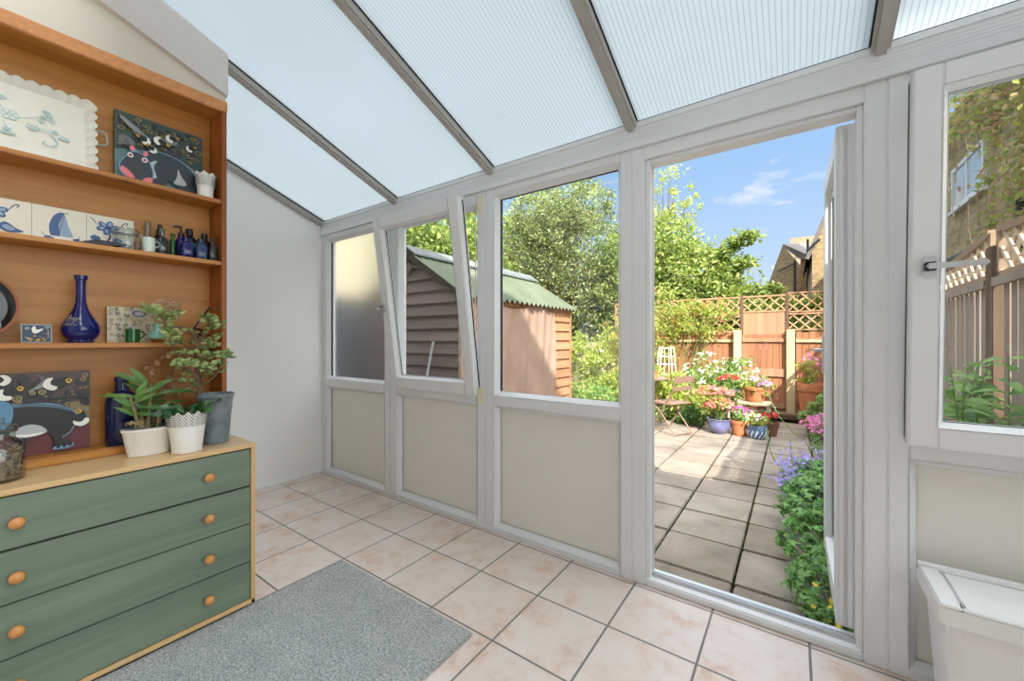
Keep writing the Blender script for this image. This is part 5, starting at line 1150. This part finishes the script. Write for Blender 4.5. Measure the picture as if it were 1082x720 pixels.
# ================================================================ PLANTS AND POTS OUTSIDE
def fcol(name,cols): return leafmat(name,cols,.35,.6)
F_RED=fcol('red_petal',[(196,40,48),(224,70,70)]); F_SED=fcol('dusty_red_petal',[(214,120,108),(230,152,134),(190,96,88)]); F_PNK=fcol('pink_petal',[(222,120,178),(236,160,204),(206,90,160)]); F_MAG=fcol('magenta_petal',[(214,70,170),(232,110,190)]); F_PUR=fcol('violet_petal',[(160,150,222),(186,178,238),(142,130,206)]); F_WHT=fcol('white_petal',[(240,236,228),(250,250,246)]); F_YEL=fcol('yellow_petal',[(236,204,50),(248,224,90)]); F_LIL=fcol('lilac_petal',[(206,160,206),(226,186,222)])
def flowers(parent,name,pts,s,mat,off,seed=0,pet=5,flat=.6):
    r=random.Random(seed); mb=MB(); o=Vector(off)
    for p in pts:
        c=Vector(p)-o; n_=Vector((r.uniform(-.6,.6),r.uniform(-1,.1),r.uniform(.2,1))).normalized(); u=n_.cross(Vector((1,0,0))).normalized(); w=n_.cross(u)
        for k in range(pet):
            a=2*PI*k/pet+r.random()*.4; d=(u*math.cos(a)+w*math.sin(a)+n_*.25*flat).normalized()*s*r.uniform(.8,1.2); sd=n_.cross(d).normalized()*s*.38
            petal(mb,c,d,sd)
    ob=mb.build(name,mat,parent); ob['kind']='stuff'; return ob
def stems(parent,base,pts,off,rad=.003,mat=None):
    mb=MB(); o=Vector(off); b0=Vector(base)
    for p in pts:
        p=Vector(p); b_=b0+Vector(((p.x-b0.x)*.45,(p.y-b0.y)*.45,0)); m_=b_.lerp(p,.5)+Vector((0,0,.03)); mb.tube([b_-o,m_-o,p-o],rad,5,False)
    return mb.build('stems',mat or STEMG,parent)
STEMG=plain('green_stem',(120,144,80),.7,var=.1)
def rp(r,c,R,n,zs=1): return [(c[0]+r.gauss(0,R),c[1]+r.gauss(0,R),c[2]+r.gauss(0,R*zs)) for _ in range(n)]
def bush(name,label,cat,base,blobs,n,size,mat,seed=1,fl=None,group=None,**kw):
    e=empty(name,base,label,cat,group); kw.setdefault('shell',.3); cloud('foliage',blobs,n,size,mat,e,seed,off=base,**kw)
    r=random.Random(seed); pts=[]
    for b in blobs:
        for _ in range(8): pts.append((b[0]+r.uniform(-.5,.5)*b[3],b[1]+r.uniform(-.5,.5)*b[4],b[2]+r.uniform(0,.7)*b[5]))
    stems(e,base,pts,base,.004)
    if fl:
        for k,(fm,cnt,fs_,zlo,zhi,nmz) in enumerate(fl):
            P_=[]
            for _ in range(cnt):
                b=blobs[r.randrange(len(blobs))]; th=r.uniform(PI,2*PI) if r.random()<.8 else r.uniform(0,PI); z_=r.uniform(zlo,zhi); q=math.sqrt(max(0.05,1-z_*z_))*r.uniform(.75,1.08)
                P_.append((b[0]+b[3]*q*math.cos(th),b[1]+b[4]*q*math.sin(th),b[2]+b[5]*z_*1.05))
            flowers(e,nmz,P_,fs_,fm,base,seed+k)
    return e
TERRA=plain('terracotta',(198,124,84),.8,var=.1,scale=12,bmp=.2); BLUEGL=plain('blue_glazed_pot',(112,116,156),.2,var=.2,scale=10,coat=.5); BROWNPOT=plain('brown_clay_pot',(134,92,70),.7,var=.1)
def pot(name,label,loc,rt,h,mat,rb=None,rim=True,cat='flower pot',belly=0,group=None,extra=None):
    rb=rb or rt*.66; e=empty(name,loc,label,cat,group); mb=MB().mat(mat)
    pr=[(rb*.96,0),(rb,.004)]+[(rb+(rt*.93-rb)*t+belly*math.sin(PI*t),h*.8*t) for t in(.2,.4,.6,.8,1)]
    if rim: pr+=[(rt,h*.81),(rt*1.02,h*.98),(rt*.99,h),(rt*.9,h),(rt*.88,h*.86)]
    else: pr+=[(rt*.98,h*.92),(rt*1.04,h*.98),(rt*1.02,h),(rt*.93,h),(rt*.9,h*.86)]
    mb.lathe(pr,seg=32); ob=mb.build('pot_body',None,e)
    if extra: extra(e)
    MB().lathe([(rt*.89,h*.88),(rt*.4,h*.92),(1e-4,h*.93)],seg=20).build('soil',SOIL,e)
    return e
PG='planted pots grouped at the end of the patio'
def mound(name,label,x,y,z,R,mat,fl,seed,n=420,size=.05,cat='flowering plant',hz=.7,**kw):
    return bush(name,label,cat,(x,y,z),[(x,y,z+R*hz*.75,R,R,R*hz)],n,size,mat,seed,fl,**kw)
pot('glazed_pot','wide blue glazed pot with a pale rim, leftmost of the pots on the patio',(-.89,6.46,GR),.16,.215,BLUEGL,rb=.085,rim=False,belly=.03,group=PG)
bush('stonecrop','dusty red flat-headed stonecrop over the blue glazed pot','flowering plant',(-.89,6.46,GR+.2),[(-.89,6.46,.19,.20,.2,.13),(-1.02,6.5,.36,.2,.18,.12),(-.9,6.55,.36,.2,.15,.10)],800,.055,LG_YEL,41,[(F_SED,330,.022,.0,.95,'flower_heads'),(F_WHT,14,.02,0,.8,'white_flowers')])
pot('terracotta_pot','rimmed terracotta pot on the paving just right of the blue glazed pot',(-.635,6.50,GR),.128,.215,TERRA,group=PG)
bush('geranium','low green geranium with magenta flowers in the patio terracotta pot','flowering plant',(-.635,6.5,GR+.2),[(-.635,6.5,.1,.16,.15,.11)],420,.05,LG_BRIGHT,42,[(F_MAG,30,.026,.4,1,'flowers'),(F_WHT,12,.02,-.2,.5,'white_flowers')])
def stripes(e):
    mb=MB().mat(P('pot_white_stripe',(226,228,232)))
    for k in range(14):
        a=2*PI*k/14; pts=[]
        for t in(.08,.3,.5,.7,.78):
            rr=.09+(.13*.93-.09)*t+.022*math.sin(PI*t)+.001; pts.append((rr*math.cos(a+t*.5),rr*math.sin(a+t*.5),.18*.8*t))
        mb.tube(pts,.006,6)
    mb.build('stripe_glaze',None,e)
p_=pot('striped_pot','small blue and white striped round pot, front of the patio group',(-.42,6.44,GR),.13,.18,plain('slate_blue_glaze',(92,120,160),.2,var=.1,coat=.4),rb=.09,rim=False,belly=.022,group=PG,extra=stripes)
bush('white_bedding_plant','yellow-green trailing plant with white flowers in the striped pot','flowering plant',(-.42,6.44,GR+.17),[(-.42,6.44,.05,.15,.14,.07)],350,.045,LG_YEL,43,[(F_WHT,22,.02,.2,1,'flowers')])
pot('clay_pot','brown clay pot of red flowers at the right end of the patio group',(-.265,6.72,GR),.10,.2,BROWNPOT,group=PG)
bush('red_bedding_plant','small dark-leaved plant with red flowers in the brown clay pot','flowering plant',(-.265,6.72,GR+.19),[(-.27,6.70,.06,.12,.11,.07)],260,.045,LG_DEEP,44,[(F_RED,30,.025,.1,1,'flowers')])
# raised pot on a stand
e=empty('plant_stand',(-.50,7.28,GR),'rough wooden stand holding up the big terracotta pot before the gate','plant stand'); o=e.location
MB().box(-.72,-.28,7.12,7.44,.155,.195,.006).build('stand_top',SILW,e,o)
for x in(-.68,-.32):
    for y in(7.15,7.41): MB().box(x-.02,x+.02,y-.02,y+.02,GR,.155).build('leg',SILW,e,o)
MB().box(-.70,-.30,7.14,7.42,-.02,.01,.004).build('shelf',SILW,e,o)
pot('raised_terracotta_pot','big terracotta pot raised on the wooden stand in front of the gate',(-.5,7.28,.196),.165,.235,TERRA,rb=.115)
bush('pink_bedding_plant','yellow-green plant with pale pink flowers in the raised terracotta pot','flowering plant',(-.5,7.28,.41),[(-.5,7.28,.47,.2,.18,.12),(-.36,7.24,.41,.12,.12,.10)],650,.05,LG_YEL,45,[(F_LIL,70,.026,.5,1,'flowers')])
# bowl on a pedestal
e=empty('pedestal_bowl',(-.86,7.25,GR),'shallow grey bowl planter on a thin pedestal behind the stonecrop','planter')
MB().lathe([(.10,0),(.10,.015),(.02,.03),(.018,.45),(.03,.47)],seg=20).build('pedestal',plain('pale_stone',(186,180,166),.8,var=.08),e)
MB().lathe([(.03,.47),(.09,.485),(.155,.55),(.16,.565),(.145,.565),(.08,.51),(1e-4,.505)],seg=28).build('bowl',plain('grey_stone_bowl',(150,150,146),.7,var=.08),e)
bush('red_geranium','dark green geranium with red flowers in the pedestal bowl','flowering plant',(-.86,7.25,.36),[(-.86,7.25,.46,.2,.18,.13)],420,.055,LG_MID,46,[(F_RED,26,.03,.5,1,'flowers')])
# pot behind the vine, right bed
pot('corner_terracotta_pot','terracotta pot half hidden by the broad-leaved vine beside the right pale post',(.22,8.0,GR+.0),.18,.66,TERRA,rb=.12)
bush('upright_pot_plant','thin upright plant with pink flowers in the corner terracotta pot','flowering plant',(.22,8.0,.42),[(.2,7.95,.68,.13,.13,.24)],320,.06,LG_YEL,47,[(F_PNK,16,.03,.2,1,'flowers')])
# bistro table and chair
RUSTM=plain('rusty_painted_metal',(150,122,106),.6,metal=.2,var=.12,scale=20)
e=empty('bistro_table',(-2.02,6.75,GR),'small round rust-coloured metal bistro table at the left of the doorway','table')
MB().lathe([(1e-4,.70),(.33,.70),(.34,.71),(.34,.725),(.33,.73),(1e-4,.73)],seg=36).build('tabletop',RUSTM,e)
for sg in(1,-1):
    mb=MB(); mb.tube([(.25*sg,-.2,.012),(-.2*sg,.0,.70)],.010,8); mb.build('leg',RUSTM,e); mb=MB(); mb.tube([(.25*sg,.2,.012),(-.2*sg,.04,.70)],.010,8); mb.build('leg',RUSTM,e)
mb=MB(); mb.tube([(.25,-.2,.02),(.25,.2,.02)],.009,8); mb.tube([(-.25,-.2,.02),(-.25,.2,.02)],.009,8); mb.build('foot_bar',RUSTM,e)
pot('small_table_pot','small terracotta pot standing on the bistro table',(-1.86,6.6,GR+.731),.075,.12,TERRA)
bush('table_pot_plant','small leafy plant in the terracotta pot on the bistro table','plant',(-1.86,6.6,GR+.84),[(-1.86,6.6,GR+.92,.09,.09,.09)],160,.05,LG_YEL,48)
e=empty('bistro_chair',(-1.47,6.13,GR),'slatted folding metal bistro chair with crossed legs beside the bistro table','chair',rz=math.radians(62))
for sx in(-.19,.19):
    MB().tube([(sx,.22,.012),(sx,-.05,.40),(sx,-.19,.62),(sx,-.24,.84)],.010,8).build('leg',RUSTM,e); MB().tube([(sx*.9,-.22,.012),(sx*.9,.18,.44)],.010,8).build('leg',RUSTM,e)
mb=MB()
for k in range(6): mb.box(-.20,.20,-.17+.065*k,-.17+.065*k+.045,.435,.45)
mb.box(-.2,-.18,-.17,.2,.425,.435); mb.box(.18,.2,-.17,.2,.425,.435); mb.build('seat',RUSTM,e)
mb=MB(); mb.obox((0,-.225,.79),(.19,0,0),(0,.006,-.001),(0,-.008,.045)); mb.obox((0,-.195,.66),(.19,0,0),(0,.006,-.001),(0,-.006,.03)); mb.build('backrest',RUSTM,e)
mb=MB(); mb.tube([(-.19,.21,.02),(.19,.21,.02)],.008,8); mb.tube([(-.17,-.21,.02),(.17,-.21,.02)],.008,8); mb.build('stretcher',RUSTM,e)
# white obelisk
e=empty('garden_obelisk',(-1.95,7.75,GR),'white painted lattice obelisk rising from the flower bed behind the bistro table','obelisk')
mb=MB().mat(plain('white_garden_paint',(228,218,196),.7,var=.04))
for sx,sy in((1,1),(1,-1),(-1,1),(-1,-1)): mb.tube([(.2*sx,.2*sy,0),(.1*sx,.1*sy,1.24)],.011,6)
for z in(.5,.72,.9,1.05,1.2):
    q=.2-.1*z/1.24
    for a in(((-q,-q),(q,-q)),((q,-q),(q,q)),((q,q),(-q,q)),((-q,q),(-q,-q))): mb.tube([(*a[0],z),(*a[1],z)],.008,6)
for x in(-.07,.0,.07): mb.tube([(x*1.4,-.18,.4),(x,-.11,1.22)],.006,6)
mb.build('frame',None,e)
# beds: back left
bush('flowering_shrub','tall bed of light green growth starred with white flowers against the back fence','shrub',(-1.2,7.6,GR),[(-1.05,7.75,.35,.45,.35,.42),(-1.5,7.6,.25,.4,.35,.4),(-.75,7.95,.4,.3,.25,.4),(-1.3,8.0,.62,.4,.25,.3)],3600,.075,LG_BRIGHT,51,[(F_WHT,120,.030,.2,1,'white_flowers')])
bush('leafy_border_plant','broad-leaved light green border plant behind the bistro chair','shrub',(-2.0,7.35,GR),[(-2.1,7.4,.15,.5,.35,.4),(-1.5,7.1,.12,.32,.25,.3),(-2.7,7.5,.2,.5,.35,.4),(-1.75,7.3,.35,.35,.3,.25)],4600,.09,LG_YEL,52)
bush('low_border_plant','low bright green spreading plant edging the patio left of the round dark bush','shrub',(-1.9,6.95,GR),[(-1.85,6.95,-.07,.4,.2,.14),(-2.5,7.0,-.05,.45,.22,.18),(-1.35,6.9,-.04,.22,.16,.16)],1800,.06,LG_BRIGHT,53)
bush('clipped_bush','small dark green rounded bush at the patio edge left of the blue glazed pot','bush',(-1.28,6.75,GR),[(-1.28,6.75,-.04,.2,.18,.15)],2200,.028,LG_DEEP,54,clump=.1)
bush('climbing_rose','rambling rose with orange-red buds sprawling over the back trellis','climbing plant',(-2.3,8.3,GR),[(-2.2,8.3,1.7,.7,.3,.5),(-1.5,8.35,1.5,.5,.25,.3),(-2.9,8.3,1.3,.5,.3,.5),(-2.4,8.25,.9,.45,.25,.45),(-1.2,8.4,1.75,.35,.2,.2)],5200,.075,LG_YEL,55,[(fcol('rose_bud',[(206,96,76),(222,130,96),(214,80,90)]),110,.026,-.4,1,'rose_buds')],shell=.25)
bush('pale_climber','tangle of yellow-green climber covering the silvery fence behind the shed','climbing plant',(-3.7,7.9,GR),[(-3.9,8.0,1.0,.28,.25,.3),(-3.35,7.8,.5,.4,.3,.55),(-3.2,7.5,.1,.45,.3,.3),(-3.5,8.1,1.0,.4,.2,.35),(-4.6,8.0,1.15,.5,.2,.15)],4200,.075,LG_YEL,56,[(F_WHT,30,.022,0,1,'white_flowers')])
bush('shed_side_plant','sprawling light green plant with a few red flowers beside the shed corner','shrub',(-3.05,6.3,GR),[(-3.1,6.2,.15,.3,.3,.32),(-2.85,6.6,.1,.35,.3,.3)],1700,.07,LG_BRIGHT,57,[(F_SED,18,.025,.2,1,'red_flowers')])
# dark round stone edging
e=None
# right-hand bed
def lobed(name,label,cat,base,blobs,n,size,mat,seed,fl=None):
    "ground cover of lobed leaves: five-fingered leaf fans"
    e=empty(name,base,label,cat); rs=random.Random(seed); mb=MB(); o=Vector(base)
    for i in range(n):
        b=blobs[rs.randrange(len(blobs))]; th=rs.uniform(0,2*PI); z_=rs.uniform(-.1,1); q=math.sqrt(max(0,1-z_*z_))*rs.uniform(.7,1.05)
        c=Vector((b[0]+b[3]*q*math.cos(th),b[1]+b[4]*q*math.sin(th),b[2]+b[5]*z_)); 
        if c.z<GR+.01: c.z=GR+.01+rs.random()*.03
        n_=Vector((rs.gauss(0,.45)-.15,rs.gauss(0,.45)-.2,1)).normalized(); u=n_.cross(Vector((math.cos(th+1),math.sin(th+1),0))).normalized(); w=n_.cross(u); s_=size*rs.uniform(.55,1.25); vs=[c-o]; m_=0
        L5=[(-2.35,.62),(-1.95,.40),(-1.2,.95),(-.75,.48),(0,1.1),(.75,.48),(1.2,.95),(1.95,.40),(2.35,.62)]
        for a,r_ in L5: vs.append(c-o+(u*math.cos(a)+w*math.sin(a))*s_*.5*r_+n_*s_*(-.06 if r_>.6 else .03))
        mb.add(vs,[(0,k,k+1) for k in range(1,len(L5))])
        if i%6==0: mb.tube([c-o,Vector((b[0]+(c.x-b[0])*.5,b[1]+(c.y-b[1])*.5,GR))-o],.0018,4,False)
    mb.build('foliage',mat,e)
    if fl:
        for k,(fm,pts,s_,nn) in enumerate(fl): flowers(e,nn,pts,s_,fm,base,seed+k)
    return e
rs=random.Random(77)
LGE=leafmat('cranesbill_leaf',[(72,122,56),(108,158,78),(142,186,104),(50,92,42)],.3)
lobed('cranesbill','mass of lobed green cranesbill leaves spilling onto the paving outside the door','ground cover',(.22,3.2,GR),[(.22,2.55,-.12,.26,.35,.22),(.18,3.0,-.1,.26,.35,.28),(.15,3.5,-.08,.26,.35,.28),(.25,4.0,-.1,.3,.35,.3),(.55,3.0,-.05,.3,.5,.35),(.5,3.8,-.05,.3,.5,.35),(.3,2.3,-.16,.24,.2,.12)],2300,.095,LGE,61)
# blackspot: yellow flowers at the threshold
P_=[(rs.uniform(.07,.17),rs.uniform(2.1,2.3),GR+rs.uniform(.10,.24)) for _ in range(11)]
lobed('yellow_flower','few small yellow flowers among leaves at the foot of the open door','flowering plant',(.2,2.28,GR),[(.13,2.2,-.14,.09,.1,.12)],70,.05,LGE,62,[(F_YEL,P_,.013,'yellow_flowers')])
P_=[(rs.gauss(.05,.085),rs.gauss(4.15,.22),GR+.22+rs.gauss(0,.075)) for _ in range(420)]; P_=[p for p in P_ if p[2]>GR+.06]
lobed('bellflower','cloud of violet-blue bellflowers edging the path behind the cranesbill','flowering plant',(.08,4.2,GR),[(.08,4.2,-.1,.2,.36,.24)],600,.04,LGE,63,[(F_PUR,P_,.019,'violet_flowers')])
P_=[(rs.gauss(.27,.09),rs.gauss(5.6,.14),GR+.42+rs.gauss(0,.055)) for _ in range(200)]
lobed('pink_flower','clump of bright pink flowers in the right bed beyond the bellflowers','flowering plant',(.3,5.6,GR),[(.35,5.6,-.05,.22,.3,.38)],500,.055,LGE,64,[(F_PNK,P_,.022,'pink_flowers')])
lobed('broadleaf_vine','broad dark green lobed leaves leaning over the far end of the path','climbing plant',(.55,7.0,GR),[(.45,6.9,.22,.3,.35,.25),(.25,7.0,.05,.2,.3,.14),(.6,6.8,.5,.25,.35,.25),(.5,6.6,0,.25,.3,.2)],360,.17,LG_MID,65)
bush('red_leaved_shrub','low reddish-brown shrub under the broad vine leaves','shrub',(.45,6.4,GR),[(.42,6.4,-.05,.2,.25,.18)],700,.04,leafmat('reddish_leaf',[(140,84,66),(110,70,52),(96,104,56)],.2),66)
# tall bud stalks arching over the path
e=empty('seed_stalks',(.1,4.9,GR),'thin green seed stalks arching out over the path from the right bed','plant'); o=Vector((.1,4.9,GR))
BUD=leafmat('seed_pod',[(130,150,80),(160,174,108)],.2)
for (pts_,) in (([(853,470),(836,455),(822,438),(810,412),(807,399)],),([(848,500),(838,490),(836,478),(835,465)],),([(828,500),(820,490),(812,470),(811,455)],)):
    P3=[at_y(x,y,4.9) for x,y in pts_]; P3=[Vector((p.x,p.y,max(p.z,GR+.05))) for p in P3]; P3=[Vector((P3[0].x+.08,4.9,GR))]+P3
    mb=MB(); cp=[Vector(q)-o for q in catmull([tuple(p) for p in P3],4,False)]; mb.tube(cp,.004,6); mb.build('stalk',STEMG,e)
    mb=MB(); r=random.Random(5)
    for i,c in enumerate(cp[len(cp)//3:]):
        for q in range(3): d=Vector((r.uniform(-1,1),r.uniform(-1,1),.6)).normalized()*.035; leaf(mb,c,d,.035,.006,.1,seg=2)
    mb.build('seed_pods',BUD,e)
# tall leafy plants behind the right window
LP=leafmat('broad_lance_leaf',[(112,156,78),(140,180,98),(166,200,124),(92,136,66)],.45,.4)
RG='leafy plants between the right window and the side fence'
def leafyplant(label,x,y,h,ns,seed):
    e=empty('leafy_plant',(x,y,GR),label,'plant',RG); r=random.Random(seed); st=MB(); lv=MB()
    for k in range(ns+6):
        bx,by=r.uniform(-.08,.08),r.uniform(-.1,.1); lean=Vector((r.uniform(-.3,.25),r.uniform(-.3,.2),1)); hh=h*r.uniform(.7,1.05); pts=[Vector((bx,by,0))+lean*hh*t+Vector((0,0,-.05*t*t)) for t in(0,.3,.6,.85,1)]
        st.tube(pts,[.006,.005,.004,.003,.002],6)
        m_=int(hh/.05)
        for i in range(3,m_):
            t=i/m_; c=pts[0].lerp(pts[-1],t); a=i*2.4+k
            for s_ in(0,PI): d=Vector((math.cos(a+s_),math.sin(a+s_),.35)); leaf(lv,c,d+Vector((r.gauss(0,.3),r.gauss(0,.3),r.gauss(0,.35))),r.uniform(.07,.13)*(1.15-.4*t),r.uniform(.014,.023),.35,up=(r.uniform(-.6,.6),r.uniform(-.9,.1),1),seg=4,fold=.2)
    st.build('stems',STEMG,e); lv.build('leaves',LP,e); return e
for k,(lab,x,y,h,ns) in enumerate((('tall leafy green plant just outside the left edge of the right window',.47,2.95,1.36,5),('leafy plant, nearest the glass in the middle of the right window',.60,2.72,1.22,5),('leafy plant against the side fence, second nearest the house',.74,3.15,1.40,5),('leafy plant at the right edge of the photo outside the right window',.80,2.72,1.3,5),('leafy plant against the side fence farther down the garden',.68,3.5,1.25,5),('low leafy plant behind the left edge of the right window',.58,4.2,1.15,5))):
    leafyplant(lab,x,y,h,ns,80+k)
TOP_FILL,SIDE_FILL=2.0,4.5  # gains of the sky brightness added out of view
# ================================================================ CAMERA, SKY, SUN
sc=bpy.context.scene
cd=bpy.data.cameras.new('camera'); cam=bpy.data.objects.new('camera',cd); C.objects.link(cam); sc.camera=cam
cd.sensor_width=36; cd.lens=FPX/1082*36; cd.clip_start=.02; cd.clip_end=400
cam.location=(0,0,EYE); cam.rotation_euler=(PI/2,0,TH)
W_=bpy.data.worlds.new('sky'); sc.world=W_; W_.use_nodes=True; nt=W_.node_tree; bg=nt.nodes['Background']
tc=nt.nodes.new('ShaderNodeTexCoord'); sp=nt.nodes.new('ShaderNodeSeparateXYZ'); nt.links.new(tc.outputs['Generated'],sp.inputs[0])
col=ramp(nt,sp.outputs['Z'],[(0,lin((218,234,250))),(.12,lin((200,224,251))),(.35,lin((166,204,248))),(.75,lin((140,185,240)))])
# a few small clouds low down
mpn=nt.nodes.new('ShaderNodeMapping'); mpn.inputs['Scale'].default_value=(3,3,9); nt.links.new(tc.outputs['Generated'],mpn.inputs[0])
n=noise(nt,mpn.outputs[0],1.6,6,.6,.3); cm=ramp(nt,n,[(.62,(0,0,0,1)),(.74,(.8,.8,.8,1))])
mi=nt.nodes.new('ShaderNodeMix'); mi.data_type='RGBA'; nt.links.new(cm,mi.inputs[0]); nt.links.new(col,mi.inputs[6]); mi.inputs[7].default_value=(.9,.93,1,1)
# sky out of view whitened and brightened overhead and rightward, added to light the room
def mr(inp,a,b,c,d):
    n_=nt.nodes.new('ShaderNodeMapRange'); n_.interpolation_type='SMOOTHSTEP'
    for i,v in enumerate((a,b,c,d)): n_.inputs[i+1].default_value=v
    nt.links.new(inp,n_.inputs[0]); return n_.outputs[0]
def mth(op,a,b):
    n_=nt.nodes.new('ShaderNodeMath'); n_.operation=op
    for i,v in enumerate((a,b)):
        if hasattr(v,'is_linked'): nt.links.new(v,n_.inputs[i])
        else: n_.inputs[i].default_value=v
    return n_.outputs[0]
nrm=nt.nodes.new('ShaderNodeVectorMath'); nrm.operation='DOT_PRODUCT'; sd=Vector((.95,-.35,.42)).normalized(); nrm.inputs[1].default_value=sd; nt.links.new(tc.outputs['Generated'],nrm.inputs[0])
side_fill=mr(nrm.outputs['Value'],.35,.95,0,1)
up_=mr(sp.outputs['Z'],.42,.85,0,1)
st_=mth('ADD',mth('ADD',1.0,mth('MULTIPLY',up_,TOP_FILL)),mth('MULTIPLY',side_fill,SIDE_FILL))
fill_white=mth('MINIMUM',mth('ADD',up_,mth('MULTIPLY',side_fill,2.0)),.92)
m2=nt.nodes.new('ShaderNodeMix'); m2.data_type='RGBA'; nt.links.new(fill_white,m2.inputs[0]); nt.links.new(mi.outputs[2],m2.inputs[6]); m2.inputs[7].default_value=(.95,.955,.96,1)
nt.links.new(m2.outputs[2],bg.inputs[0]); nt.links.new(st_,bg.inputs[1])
sl=bpy.data.lights.new('sun','SUN'); sl.energy=9.0; sl.angle=math.radians(.6); sl.color=(1,.94,.84); so=bpy.data.objects.new('sun',sl); C.objects.link(so)
so.rotation_euler=Vector((.78,-.95,1)).to_track_quat('Z','Y').to_euler(); so.location=(5,-8,9)
sc.view_settings.view_transform='Standard'; sc.view_settings.look='None'; sc.view_settings.gamma=1; sc.view_settings.exposure=.05; sc.view_settings.use_curve_mapping=False
sc.cycles.max_bounces=10; sc.cycles.transparent_max_bounces=24; sc.cycles.diffuse_bounces=6; sc.cycles.sample_clamp_indirect=8; sc.cycles.use_denoising=True
